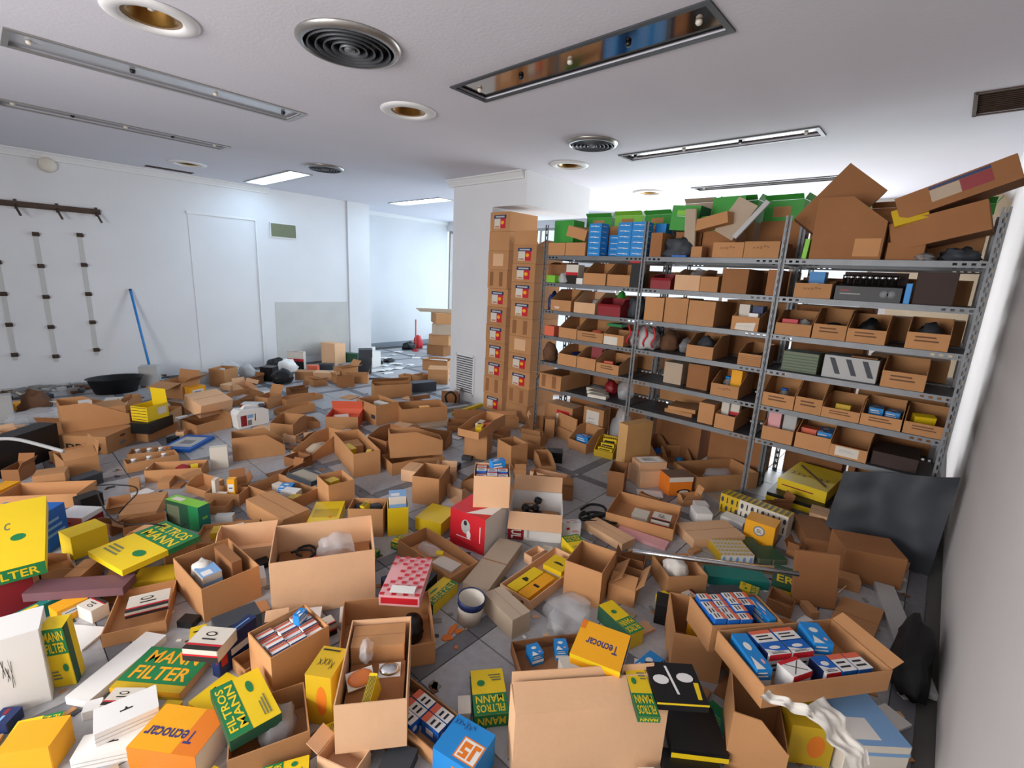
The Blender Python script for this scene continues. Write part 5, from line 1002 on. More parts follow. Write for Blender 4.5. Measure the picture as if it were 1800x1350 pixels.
# ---------- left of the middle
I('g', (1195, 645), (1470, 648), (1188, 425), None, 'C', 'tan carton with two black oil filters', d=.14, ins=[('K', 'card', 0, 0, 0, .92, .92, .5, 0, 0, 'brown insert under the black oil filters'), ('P', 'oil_filter', .25, 0, 0.05, .82, 'black oil filter standing in the tan carton', 'black oil filters', 'black', 0, 0), ('P', 'oil_filter', -.28, .1, 0.05, .75, 'black oil filter standing in the tan carton', 'black oil filters', 'black', 0, 0), ('K', 'blackyel', .0, -.1, .3, .2, .4, .8, -30, 15, 'yellow packet between the black oil filters')])
I('g', (1478, 640), (1642, 625), (1475, 425), None, 'C', 'yellow carton with a pale blue topped box', sty='yellow', d=.12, ins=[('K', 'blulid', 0, 0, .02, .9, .85, 1.35, 0, 0, 'pale box with blue top in the yellow carton')])
I('g', (990, 470), (1197, 410), (985, 265), (1050, 142), 'C', 'tan carton with a yellow packet near the air filter', ins=[('K', 'yellowd', -.1, .1, .5, .5, .4, .4, 15, 0, 'yellow packet in the tan carton near the air filter'), ('K', 'card', 0, 0, 0, .9, .9, .5, 0, 0, 'brown insert in the tan carton near the air filter')])
I('g', (410, 340), (740, 470), (405, 248), (640, 152), 'C', 'tan bin with a bright blue packet and a white box', ins=[('K', 'bluecar', .0, .1, .03, .22, .4, .95, 30, 0, 'bright blue packet in the tan bin'), ('K', 'white', .22, -.05, .03, .3, .35, .98, 20, 0, 'white box standing in the tan bin'), ('K', 'yellowd', .40, -.2, .03, .15, .35, .85, 10, 0, 'dull yellow box in the tan bin'), ('K', 'offw', -.25, .2, .03, .25, .25, .6, 0, 0, 'cream packet in the tan bin')])
I('g', (868, 575), (1110, 565), (868, 490), (930, 338), 'K', 'yellow printed box with orange spots', sty='ylid', zb=.02)
I('g', (285, 520), (575, 700), (270, 385), (480, 302), 'K', 'long closed brown carton with a dusty top', sty='card')
I('g', (50, 392), (322, 405), (45, 298), (398, 252), 'C', 'tan bin with an orange box and cream binder', ins=[('K', 'offw', -.3, -.1, .02, .12, .6, 1.9, 8, 0, 'cream binder standing in the tan bin'), ('K', 'orangew', .15, .1, .02, .25, .5, 1.9, 12, 0, 'orange and black box standing in the tan bin'), ('K', 'offw', -.05, -.3, .02, .3, .25, .9, 0, 0, 'small cream box in the orange box bin')])
I('g', (690, 175), (885, 250), (680, 150), (820, 95), 'A', 'white pleated air filter with dark frame', zb=.10, h=.03)
I('g', (125, 560), (268, 552), (120, 492), (270, 457), 'K', 'pale grey box by the green printed box', sty='lgrey')
I('g', (60, 470), (215, 470), (58, 405), None, 'C', 'small tan carton beside the long closed carton', d=.1)
I('g', (30, 705), (500, 650), (28, 655), None, 'C', 'shallow carton with magazines and a yellow box', zb=0, d=.22, ins=[('K', 'yellowd', -.2, .1, .03, .2, .4, 1.1, 0, 0, 'yellow box in the magazine carton'), ('K', 'whitered', .12, .1, .03, .35, .5, 1.0, 15, 0, 'red and white magazines in the shallow carton'), ('K', 'navy', .35, .0, .03, .15, .5, .9, 15, 0, 'navy magazine in the shallow carton')])
I('g', (580, 1300), (1395, 1160), (603, 850), (770, 542), 'C', 'large tan carton with a broad plain side facing the room', zb=.06, sty='cardl', hf=.88, low='F', cut=.8, ins=[('P', 'hose', -.25, .1, .3, .5, 'black hose in the large tan carton', 'black hoses', 'rubber', 30, 0), ('P', 'hose', -.2, .25, .3, .5, 'black hose in the large tan carton', 'black hoses', 'rubber', 80, 0), ('P', 'lump', -.1, .0, .45, .2, 'bright red knob among the hoses', None, 'red', 0, 0), ('S', 'clear', .12, .15, .25, .25, .25, .25, 'dusty clear bag in the large tan carton'), ('K', 'cardd', 0, 0, 0, .95, .95, .55, 0, 0, 'dark insert in the large tan carton')])
I('g', (15, 1345), (470, 1130), (2, 1075), (355, 612), 'C', 'tan carton with a pale blue box and a brown sleeve', zb=.05, ins=[('K', 'blulid', -.2, -.1, .02, .35, .3, .95, 0, 0, 'pale blue and white box in the tan carton'), ('K', 'cardd', .25, .05, .02, .2, .6, 1.05, 0, 0, 'brown sleeve standing in the tan carton'), ('S', 'cloth', -.2, .1, .6, .25, .2, .35, 'white glove lying in the tan carton')])
# ---------- far left
I('a', (560, 862), (920, 875), (545, 725), (1110, 645), 'K', 'printed carton with large black letters', sty='pro')
I('a', (505, 728), (1032, 648), (467, 512), (480, 452), 'C', 'wide brown bin on the lettered carton', zb=.21, hf=.4, low='R', cut=.6, ins=[('K', 'white', -.1, .2, .75, .2, .3, .15, 10, 0, 'white packet in the wide bin on the lettered carton'), ('K', 'card', 0, 0, 0, .95, .95, .7, 0, 0, 'brown insert of the wide bin on the lettered carton')])
I('a', (1130, 815), (1378, 722), (1122, 738), None, 'K', 'brown box below the black and yellow boxes', d=.2)
I('a', (1175, 735), (1362, 655), (1170, 625), None, 'K', 'black box with a white sticker under the yellow carton', sty='black', zb=.125, d=.16, h=.09)
I('a', (1045, 625), (1172, 640), (1040, 510), None, 'C', 'yellow carton with lined sides and raised lid', sty='yellow', zb=.22, d=.2, flaps=(('B', -4, .12),), prints=[('F', 0, [('r', .05, .1+.2*i, .95, .14+.2*i, 'ink') for i in range(5)]), ('R', 0, [('r', .5, .3, .9, .8, 'offw')])])
I('a', (1265, 870), (1505, 880), (1260, 845), (1655, 745), 'K', 'blue flat case with a grey panel', sty='bluecase', zb=.02)
I('a', (1010, 960), (1330, 930), (1000, 895), None, 'C', 'low brown bin with white bottles, the rear one', d=.13, ins=[('P', 'jar', -.3+.3*i, 0, .03, .7, 'small white bottle in a low bin', 'small white bottles', 'white', 0, 0) for i in range(3)])
I('a', (1010, 1045), (1420, 960), (1000, 972), None, 'C', 'low brown bin with white bottles, the front one', d=.13, ins=[('P', 'jar', -.35+.3*i, 0, .03, .7, 'small white bottle in a front low bin', 'small white bottles in front', 'white', 0, 0) for i in range(3)])
I('a', (1150, 1120), (1600, 1092), (1122, 1028), None, 'C', 'brown bin with red stuff and yellow clips', d=.16, ins=[('S', 'redd', .1, 0, .3, .2, .3, .5, 'red bundle in the brown bin'), ('K', 'yellow', .3, .1, .3, .15, .3, .6, 20, 0, 'yellow clip packet in the brown bin')])
I('a', (530, 1115), (800, 1050), (492, 955), None, 'C', 'brown carton lying open with dark inside and a cream flap', d=.25, flaps=(('R', 10, .1), ('F', -60, .1)))
I('a', (0, 1090), (492, 895), (0, 800), None, 'K', 'large black plastic case under the grey bar', sty='black', d=.14)
I('a', (260, 1232), (520, 1192), (255, 1078), None, 'K', 'small tan box perched on the left bins', zb=.05, d=.12)
I('a', (0, 1330), (640, 1300), (0, 1215), None, 'C', 'wide low brown carton below the small tan box', d=.2)
I('a', (1280, 445), (1450, 462), (1280, 315), None, 'C', 'brown carton with wide open pale flaps near the blue pole', d=.25, flaps=(('F', 100, .2), ('R', 60, .15), ('B', 20, .1)))
I('a', (1510, 470), (1635, 445), (1500, 370), None, 'K', 'orange and white box beside the pale flapped carton', sty='orangew', d=.1)
I('a', (0, 650), (122, 635), (0, 432), None, 'K', 'grey metal cabinet edge by the white wall', sty='lgrey', d=.1)
I('a', (1085, 340), (1232, 335), (1088, 185), None, 'K', 'white plastic crate against the wall behind the pole', sty='lgrey', d=.15)
# ---------- front left
I('f', (950, 570), (1250, 530), (890, 490), (1225, 222), 'K', 'large brown closed carton with a black cable over it', sty='card', d=.28)
I('f', (1370, 540), (1632, 612), (1358, 348), None, 'K', 'green and yellow printed filter box standing on edge', sty='knecht', d=.07, zb=.02)
I('f', (612, 880), (885, 1045), (610, 835), (1078, 492), 'K', 'yellow filter box with a broad green lettered band', sty='filtros', zb=.12)
I('f', (582, 835), (870, 720), (515, 665), None, 'K', 'bright yellow box behind the lettered filter box', sty='yellow', d=.12, zb=.04)
I('f', (430, 580), (660, 590), (420, 488), (650, 400), 'K', 'white box with a red side near the blue box', sty='whitered')
I('f', (-120, 800), (375, 790), (-150, 480), (330, 372), 'K', 'large blue printed box at the left', sty='bluebig', zb=.02)
I('f', (-150, 1075), (375, 935), (-150, 1000), (180, 502), 'K', 'big yellow filter box with a green edge', sty='mannbig', zb=.16, h=.07, tx=-12)
I('f', (1312, 890), (1560, 800), (1302, 725), (1600, 602), 'K', 'brown taped carton beside the lettered filter box', zb=.03)
I('f', (290, 1070), (1060, 1020), (282, 975), None, 'K', 'long maroon board lying across the filter boxes', sty='maroon', zb=.24, d=.09, h=.035)
I('f', (1045, 1095), (1395, 1045), (1040, 1012), None, 'K', 'dull orange box under the white printed box', sty='yellowd', d=.12, zb=.04)
I('f', (990, 1300), (1335, 1215), (1000, 1250), (1385, 1040), 'K', 'white box with red and black stripes and a round mark', sty='champ', zb=.12)
I('f', (0, 1290), (300, 1180), (-20, 1000), None, 'K', 'dark red metal tin at the left edge', sty='redd', d=.08, zb=.08)
I('i', (0, 480), (545, 215), (0, 372), None, 'K', 'long green strip box with yellow labels', sty='greenstrip', zb=.34, d=.03, h=.05)
I('i', (0, 1020), (378, 880), (-10, 480), None, 'K', 'big white carton with handwritten marks', sty='whiteink', zb=.06, d=.14)
I('i', (350, 815), (505, 785), (292, 380), None, 'K', 'tall yellow filter box with green lettered top', sty='mannfront', zb=.08, d=.06, tx=-6)
I('i', (490, 850), (645, 880), (490, 800), (860, 350), 'K', 'long plain white box between the filter boxes', sty='white', zb=.08)
I('i', (735, 855), (1210, 895), (735, 800), (1000, 522), 'K', 'green filter box with large amber letters', sty='mannband', zb=.16)
I('i', (690, 1040), (905, 1040), (690, 985), (960, 830), 'K', 'white box with a black and pink band under the green filter box', sty='champ', zb=.1, h=.05)
I('i', (645, 1180), (1085, 985), (635, 1095), None, 'K', 'white hanging display box with a slot, the upper one', sty='hanger', zb=.20, d=.10)
I('i', (485, 1385), (965, 1280), (472, 1300), (905, 1062), 'K', 'white hanging display box with a slot, the lower one', sty='hanger', zb=.18)
I('i', (930, 1370), (1390, 1440), (915, 1200), (1215, 905), 'K', 'large yellow and orange box with white side', sty='tecno', zb=.16, h=.09)
I('j', (100, 1240), (448, 1040), (95, 1170), (240, 688), 'K', 'yellow filter box with a green edge beside the navy case', sty='manngreen', zb=.18)
I('i', (10, 1260), (345, 1180), (0, 1215), (450, 965), 'K', 'yellow filter box with a green end at the lower left', sty='mannr', zb=.22)
I('i', (0, 1440), (372, 1375), (0, 1235), None, 'K', 'amber box below the yellow filter box', sty='amberb', zb=.12, d=.1)
I('i', (705, 580), (1150, 470), (695, 490), (872, 122), 'C', 'brown carton holding the white printed boxes', zb=.0, d=.3)
I('i', (1240, 620), (1480, 640), (1240, 540), (1560, 400), 'K', 'white printed box with a black band by the navy case', sty='champ', zb=.12, h=.05)
I('j', (30, 745), (290, 530), (20, 520), None, 'K', 'navy tool case standing on edge', sty='navycase', zb=.06, d=.04)
# ---------- front middle
I('j', (395, 950), (778, 700), (352, 615), (280, 400), 'C', 'tan carton with rows of small red and white boxes', zb=.03, ins=[('G', 'plugrow', 3, 4, (-.46, .46, -.46, .42), .02, .95, 'small red and white box in a tight row', 'small boxes in the tight rows'), ('K', 'bluecar', .25, .1, .96, .25, .2, .2, 25, 0, 'blue and white box lying on the tight rows')])
I('j', (540, 1075), (718, 1105), (515, 745), (800, 565), 'K', 'yellow carton with black handwriting', sty='yscrawl', zb=.05)
I('j', (830, 790), (1490, 680), (825, 640), (1100, 222), 'C', 'wide tan carton behind the lamp carton', zb=.02, hf=.8, low='F', ins=[('S', 'black', .3, .1, .05, .15, .3, .5, 'black bag in the wide tan carton')])
I('j', (800, 1200), (1278, 1145), (820, 870), (862, 318), 'C', 'tall tan carton with amber and chrome lamps', sty='cardl', zb=.07, ins=[('K', 'card', -.02, .32, .02, .9, .3, .9, 0, 0, 'brown divider box in the lamp carton'), ('P', 'lens', -.25, -.1, .7, .5, 'amber indicator lamp in the lamp carton', None, 'amber', 20, 30), ('P', 'lens', .2, .02, .6, .42, 'chrome lamp unit in the lamp carton', None, 'chrome', 0, 20), ('K', 'blackyel', .0, -.25, .3, .14, .3, .75, -12, 20, 'white and yellow packet in the lamp carton'), ('K', 'cardd', 0, -.1, .02, .9, .5, .55, 0, 0, 'dark insert in the lamp carton'), ('S', 'clear', -.2, .15, .75, .14, .14, .25, 'clear bag in the lamp carton')])
I('j', (1490, 1360), (1700, 1130), (1480, 1258), (1335, 835), 'C', 'brown carton of white plug boxes beside the lamp carton', zb=.08, d=.30, ins=[('G', 'plugup', 3, 3, (-.44, .44, -.42, .46), .02, .98, 'small white and orange box in the lamp side carton', 'small boxes in the lamp side carton', ((0, 0), (2, 2)))])
I('k', (-100, 1385), (160, 1560), (-100, 1335), (165, 1015), 'K', 'blue box with an orange and white square logo', sty='blue5', zb=.15, h=.10)
I('j', (160, 1470), (705, 1255), (200, 1255), None, 'C', 'brown carton with a dark plastic bag', zb=.05, d=.2, ins=[('S', 'smoke', .1, 0, .4, .35, .4, .6, 'dark plastic bag bulging from the brown carton')])
I('k', (205, 1085), (442, 1060), (200, 1000), (185, 690), 'K', 'yellow filter box with upside down green lettering on the terrazzo', sty='mannflip')
I('k', (458, 1440), (1465, 1345), (420, 985), None, 'C', 'big tan carton with torn folded top', zb=.06, sty='cardl', d=.11, flaps=(('F', -78, .10), ('B', 10, .04), ('R', -60, .04)))
I('k', (575, 975), (1290, 850), (590, 895), (462, 492), 'C', 'dark brown carton full of blue and white boxes', sty='cardd', zb=.02, hf=.75, low='R', ins=[('K', 'bluecar', -.3, .3, .02, .14, .25, .98, 10, 0, 'blue and white box at the back of the dark brown carton', 'blue boxes in the dark brown carton'), ('K', 'bluecar', -.02, .32, .02, .14, .25, 1.0, -8, 0, 'blue and white box at the back of the dark brown carton', 'blue boxes in the dark brown carton'), ('K', 'offw', .05, -.1, .02, .3, .4, .9, 0, 0, 'pale packet in the dark brown carton'), ('K', 'bluecar', .28, -.2, .02, .12, .4, .95, -6, 0, 'slim blue box in the dark brown carton')])
I('k', (860, 640), (1200, 775), (860, 600), (1060, 405), 'K', 'amber flat box with violet script lettering', sty='purol', zb=.27, h=.045, tx=-8)
I('k', (1262, 720), (1352, 790), (1258, 655), (1440, 600), 'K', 'blue box with a white car outline beside the amber flat box', sty='bluecar', zb=.2, d=.12)
I('l', (135, 1090), (268, 1095), (140, 1060), (205, 762), 'K', 'pale yellow filter box beside the torn top carton', sty='mannflip', zb=.15)
I('l', (285, 985), (390, 1010), (262, 765), None, 'K', 'thin blue and white card standing on edge', sty='bluecar', zb=.12, d=.015)
for i_ in range(3):
    I('l', (200+6*i_, 1340-24*i_), (560+4*i_, 1405-24*i_), (195, 1240), (432, 1080), 'K', 'flat black and yellow wiper box, the %s of three' % ['lowest', 'middle', 'top'][i_], sty='wiper' if i_ == 2 else 'yellowbk', zb=.12, h=.03, d=.17, stk=i_ > 0)
I('l', (405, 1100), (622, 1310), (402, 1065), (540, 942), 'K', 'teal and white filter box beside the wiper boxes', sty='tealfilter', zb=.12)
I('l', (600, 1330), (945, 1460), (628, 990), None, 'C', 'brown carton with a slanted side under the white rag', zb=.03, d=.2, hf=.6, low='R')
I('l', (860, 1290), (1120, 1330), (840, 1040), None, 'K', 'brown and yellow printed carton beneath the white rag', sty='yscrawl', zb=.03, d=.16)
I('l', (1180, 1400), (1560, 1420), (1180, 1180), None, 'K', 'pale blue and orange printed carton in the near corner', sty='blulid', zb=.03, d=.2)
# ---------- far end by the walls
I('b', (985, 262), (1092, 275), (975, 95), None, 'K', 'tall tan carton standing before the grey wall patch', sty='cardl', d=.15)
I('b', (765, 395), (910, 398), (765, 330), None, 'K', 'brown box among the black bags', d=.15)
I('b', (922, 395), (1088, 400), (920, 332), None, 'K', 'yellowish tan box among the black bags', sty='cardl', d=.15)
I('b', (1105, 400), (1235, 380), (1100, 310), None, 'C', 'open tan carton with a white flap by the passage', d=.2, flaps=(('F', 70, .12), ('R', 40, .1)))
I('b', (700, 305), (830, 312), (690, 170), None, 'K', 'white and black packet leaning by the far wall', sty='champ', d=.08)
I('b', (485, 405), (585, 412), (485, 292), None, 'K', 'black speaker shaped box by the far wall', sty='blackm', d=.15)
I('b', (852, 335), (935, 340), (850, 280), None, 'K', 'orange red packet by the far wall', sty='salmon', d=.08)
I('b', (945, 315), (1055, 318), (942, 270), None, 'K', 'flat dark packet by the far wall', sty='dgrey', d=.12)
I('b', (1110, 250), (1250, 262), (1110, 180), None, 'K', 'dark green case before the tall tan carton', sty='dkgreen', d=.12)
I('b', (1315, 245), (1375, 250), (1312, 135), None, 'K', 'white upright carton by the passage corner', sty='white', d=.1)
I('b', (1370, 300), (1438, 285), (1365, 180), None, 'K', 'white carton with an open lid by the passage corner', sty='white', d=.1)
for i_ in range(3):
    I('b', (1258, 345), (1362, 345), (1258, 300), None, 'K', 'dark grey wrapped bundle by the passage, the %s of three' % ['lowest', 'middle', 'top'][i_], sty='dgrey', d=.18, h=.118, stk=i_ > 0)
I('b', (2, 420), (160, 430), (0, 330), None, 'K', 'silver box among the far bags', sty='lgrey', d=.12)
I('x', (566, 636), (596, 640), (566, 602), None, 'K', 'tan carton with a folded top standing at the wall', sty='cardl', d=.12)
# ------------------------------------------------------------------ separate overlapping boxes, then build
STAT = []
def sbox(x0, x1, y0, y1, z0, z1): STAT.append(Pl(((x0+x1)/2, (y0+y1)/2, z0), 0, x1-x0, y1-y0, z1-z0))
sbox(XB, X0W, YW-.03, YW+.2, 0, H); sbox(XB, XF, YR-.2, YR, 0, H); sbox(PX, PX+.75, PY0, PY1, 0, H); sbox(3.74, 4.35, 3.12, 3.9, 0, 2.2)
for y in PYS: sbox(XS-.01, XS+.03, y-.03, y+.03, 0, 2)
for y in PYS:
    for x in (XS+SD, XR, XR+SD): sbox(x-.02, x+.03, y-.03, y+.03, 0, 2)
sbox(XR+.02, XR+.4, .86, 2.86, 0, .45); sbox(XS+.18, XS+.42, 1.95, 2.86, 0, .4); sbox(XB, 1.55, YW-.38, YW, 0, .2)
def ax(p): c, s = math.cos(p.yaw), math.sin(p.yaw); return (c, s), (-s, c)
def mtv(a, b):
    if a.loc.z+a.h <= b.loc.z+.004 or b.loc.z+b.h <= a.loc.z+.004: return None
    dx, dy = b.loc.x-a.loc.x, b.loc.y-a.loc.y
    ra, rb = math.hypot(a.w, a.d)/2, math.hypot(b.w, b.d)/2
    if dx*dx+dy*dy > (ra+rb)**2: return None
    best = None
    A, B = ax(a), ax(b)
    for u in (*A, *B):
        pa = abs(u[0]*A[0][0]+u[1]*A[0][1])*a.w/2+abs(u[0]*A[1][0]+u[1]*A[1][1])*a.d/2
        pb = abs(u[0]*B[0][0]+u[1]*B[0][1])*b.w/2+abs(u[0]*B[1][0]+u[1]*B[1][1])*b.d/2
        g = u[0]*dx+u[1]*dy; o = pa+pb-abs(g)
        if o <= 0: return None
        if best is None or o < best[0]: s = 1 if g >= 0 else -1; best = (o, u[0]*s, u[1]*s)
    return best
def relax(n, lim):
    for it in range(n):
        for i, a in enumerate(ITEMS):
            p = a['p']
            for s in STAT:
                m = mtv(p, s)
                if m: p.loc.x -= m[1]*m[0]*.6; p.loc.y -= m[2]*m[0]*.6
            for b in ITEMS[i+1:]:
                q = b['p']; m = mtv(p, q)
                if m:
                    k = min(m[0], .03)*.5; f = .5
                    p.loc.x -= m[1]*k*f*2*.5; p.loc.y -= m[2]*k*f*2*.5; q.loc.x += m[1]*k*f*2*.5; q.loc.y += m[2]*k*f*2*.5
        for a in ITEMS:
            d = a['p'].loc-a['o']; d.z = 0
            if d.length > lim: d *= lim/d.length; a['p'].loc.x = a['o'].x+d.x; a['p'].loc.y = a['o'].y+d.y
# settle in height: rest on the highest box below (or the floor), keeping each box on its line of sight
def settle():
    for a in sorted(ITEMS, key=lambda q: q['p'].loc.z):
        p = a['p']; best = .001
        if p.loc.z >= .06:
            for b in ITEMS:
                q = b['p']
                if b is a or q.loc.z >= p.loc.z: continue
                z0 = q.loc.z; h0 = q.h; q.loc.z = 0; q.h = 9; m = mtv(p, q); q.loc.z = z0; q.h = h0
                if m and m[0] > .02 and z0+h0 <= p.loc.z+.14: best = max(best, z0+h0+.001)
        k = (HC-best)/(HC-p.loc.z)
        a['drop'] = p.loc.z-best
        p.loc.x *= k; p.loc.y *= k; p.loc.z = best; p.w *= k; p.d *= k; p.h *= k
        a['o'] = p.loc.copy()
settle()
relax(40, .10)
# remaining overlaps: trim the two boxes a little
for it in range(14):
    for i, a in enumerate(ITEMS):
        for b in ITEMS[i+1:]:
            m = mtv(a['p'], b['p'])
            if m and m[0] > .004:
                for q in (a['p'], b['p']):
                    if q.w > q.d: q.w = max(q.w*.96, q.w-m[0]*.3)
                    else: q.d = max(q.d*.96, q.d-m[0]*.3)
    relax(8, .13)
settle()
relax(10, .03)
def build(a):
    p = a['p']; M = p.M(); k = a['kind']
    if k == 'C':
        pr = STY[a['sty']][1] if a['prints'] is None else a['prints']
        openbox(M, p.w, p.d, p.h, STY[a['sty']][0], a['label'], a['hf'], a['cut'], a['low'], a['flaps'], pr, group=a['group'], name=a['name'] or 'cardboard_box')
        if a['ins']: fill(M, p.w-.01, p.d-.01, p.h, a['ins'])
    elif k == 'K': closed(M, p.w, p.d, p.h, a['sty'], a['label'], a['name'] or ('carton' if a['sty'].startswith('card') else 'product_box'), group=a['group'])
    elif k == 'J':
        e = empty('jerrycan', M); w, d, h = p.w, p.d, p.h; b = MB(); x = w/2; c = w*.12
        b.prism([(-x+c*.4, 0), (x-c*.4, 0), (x, c*.4), (x, h*.78), (x-c, h*.9), (-x+c, h), (-x, h-c)], 1, -d/2, d/2, 'white'); b.obj('body', e)
        b = MB(); b.tube([(-x*.5, 0, h*.95), (-x*.3, 0, h*1.12), (x*.35, 0, h*1.08), (x*.6, 0, h*.9)], d*.12, 'white', 8); b.obj('handle', e)
        b = MB(); b.lathe([(d*.2, 0), (d*.2, d*.25), (.001, d*.25)], 'dgrey', 12, T3((x*.78, 0, h*.88))); b.obj('cap', e)
        b = MB(); decals(b, w, d, h, [('F', 0, [('r', .12, .1, .3, .7, 'redd'), ('r', .32, .1, .45, .4, 'grey'), ('r', .55, .3, .58, .7, 'ink'), ('r', .32, .5, .5, .7, 'sky')])]); b.obj('label', e); tag(e, a['label'], 'jerrycan')
    elif k == 'A':
        e = empty('air_filter', M); w, d, h = p.w, p.d, p.h; b = MB(); f = .012
        b.box(-w/2, w/2, -d/2, -d/2+f, 0, h, 'dgrey'); b.box(-w/2, w/2, d/2-f, d/2, 0, h, 'dgrey'); b.box(-w/2, -w/2+f, -d/2+f, d/2-f, 0, h, 'dgrey'); b.box(w/2-f, w/2, -d/2+f, d/2-f, 0, h, 'dgrey'); b.obj('frame', e)
        b = MB(); n = 24; ww = w-2*f
        for i in range(n):
            xa = -ww/2+ww*i/n; b.prism([(xa, .002), (xa+ww/n, .002), (xa+ww/n/2, h*.85)], 1, -d/2+f, d/2-f, 'offw')
        b.obj('pleats', e)['kind'] = 'stuff'; tag(e, a['label'], 'air filter')
# ------------------------------------------------------------------ smaller boxes lying loose in the gaps of the heap
RF = random.Random(77)
FST = [('mann', 'yellow and green lettered filter box lying loose in the heap'), ('filtros', 'yellow filter box with a green band lying loose in the heap'), ('champ', 'white striped box lying loose in the heap'), ('bosch', 'yellow printed packet lying loose in the heap'), ('white', 'plain white box lying loose in the heap'),
       ('offw', 'cream box lying loose in the heap'), ('bluecar', 'blue and white box lying loose in the heap'), ('card', 'small brown box lying loose in the heap'), ('cardl', 'small pale tan box lying loose in the heap'), ('dgrey', 'dark grey packet lying loose in the heap'), ('black', 'black packet lying loose in the heap'), ('orangew', 'orange and white packet lying loose in the heap'), ('navycase', 'navy printed packet lying loose in the heap'), ('plugup', 'tiny white and blue box lying loose in the heap')]
EXC = [(975, 770, 1095, 905), (730, 1060, 965, 1235), (565, 840, 720, 905), (636, 590, 775, 688), (340, 765, 470, 850), (1100, 600, 1800, 860), (540, 815, 700, 870)]
NEARL = [0, 1, 2, 3, 4, 5, 7, 9, 10, 12]; FAR = [4, 5, 7, 7, 8, 8, 9, 10, 11]
cnt = 0
SOFT = [('a', (925, 400), .26), ('k', (170, 340), .07), ('k', (840, 330), .14), ('b', (620, 300), .18), ('b', (665, 415), .16), ('b', (700, 330), .16), ('b', (230, 330), .13), ('b', (250, 345), .15), ('b', (380, 370), .12), ('b', (1150, 215), .17), ('b', (1170, 235), .13), ('a', (320, 620), .22), ('a', (290, 560), .14), ('q', (1500, 260), .5), ('d', (450, 910), .14)]
for z_, q_, r_ in SOFT: v_ = onz(*zp(z_, q_), 0); sbox(v_.x-r_, v_.x+r_, v_.y-r_, v_.y+r_, 0, .3)
for tr in range(14000):
    if cnt >= 260: break
    px, py = RF.uniform(-40, 1640), RF.uniform(660, 1390)
    if py < 690 and px < 640: pass
    elif py < 690: continue
    if any(a < px < c and b_ < py < d_ for a, b_, c, d_ in EXC): continue
    c = onz(px, py, 0)
    if c.y < YR+.12 or c.y > YW-.15: continue
    if c.x < 1.65 and c.y > YW-.8: continue
    near = c.length < 2.6
    sc_ = RF.random()
    kind = RF.choice(['K', 'K', 'K', 'C', 'flat']) if near else RF.choice(['K', 'C', 'C', 'flat'])
    if kind == 'C': w, d, h = RF.uniform(.12, .2), RF.uniform(.2, .32), RF.uniform(.08, .15)
    elif kind == 'flat': w, d, h = RF.uniform(.12, .28), RF.uniform(.1, .2), RF.uniform(.006, .012)
    else: w, d, h = RF.uniform(.08, .17), RF.uniform(.09, .2), RF.uniform(.04, .10)
    ok = None
    for g in (1, .8, .62, .48):
        p = Pl((c.x, c.y, .001), RF.uniform(0, 6.28), w*g, d*g, h*(g if kind != 'flat' else 1))
        if not any(mtv(p, s) for s in STAT) and not any(mtv(p, a['p']) for a in ITEMS): ok = p; break
    if not ok: continue
    cnt += 1
    if kind == 'C': a = dict(kind='C', sty=RF.choice(['card', 'card', 'cardd', 'cardl']), hf=RF.choice([1, .55, .6]), low=RF.choice('FRL'), flaps=RF.choice([(), (('F', 60, .05),), (('B', 20, .06), ('R', 30, .05))]), label='', ins=())
    elif kind == 'flat': a = dict(kind='K', sty=RF.choice(['card', 'cardg', 'cardl', 'white', 'cardd']))
    else: a = dict(kind='K', sty=FST[RF.choice(NEARL if near else FAR)][0])
    if kind == 'C':
        lb = {'card': 'brown parts bin', 'cardd': 'dark brown parts bin', 'cardl': 'pale tan parts bin'}[a['sty']]+(' with open flaps' if a['flaps'] else '')+(' with one low side' if a['hf'] < 1 else '')+' empty between the heaped cartons'
    elif kind == 'flat': lb = {'card': 'brown', 'cardg': 'grey brown', 'cardl': 'pale tan', 'white': 'white', 'cardd': 'dark brown'}[a['sty']]+' flattened cardboard piece on the floor of the heap'
    else: lb = dict(FST)[a['sty']]
    nb = min((q for q in ITEMS if not q.get('fil')), key=lambda q: (q['p'].loc-ok.loc).length)['label']
    for cutw in (',', ' with ', ' beside ', ' behind ', ' in ', ' on ', ' under ', ' by ', ' near ', ' before ', ' at ', ' among ', ' between ', ' below ', ' beneath ', ' across ', ' lying', ' standing', ' leaning', ' carrying', ' full', ' holding', ' packed', ' heaped', ' of '): nb = nb.split(cutw)[0]
    for tail in (' lying loose in the heap', ' empty between the heaped cartons', ' on the floor of the heap'): lb = lb.replace(tail, '')
    lb = lb.replace(' with one low side', '')+' beside the '+' '.join(nb.split()[-5:])
    a.update(p=ok, label=lb, fil=True, group='loose boxes and bins filling the heap', cut=.5, prints=None, name='cardboard_piece' if kind == 'flat' else None, o=ok.loc.copy(), z0=0, stk=False)
    a.setdefault('hf', 1); a.setdefault('low', 'F'); a.setdefault('flaps', ()); a.setdefault('ins', ())
    ITEMS.append(a)
for a in ITEMS: build(a)
if DEBUG:
    for a in ITEMS:
        p = a['p']; d = p.loc-a['o']
        print('ITEM %-48s w%.2f d%.2f h%.2f at %.2f %.2f z%.2f move%.2f drop%.2f' % (a['label'][:48], p.w, p.d, p.h, p.loc.x, p.loc.y, p.loc.z, math.hypot(d.x, d.y), a.get('drop', 0)))
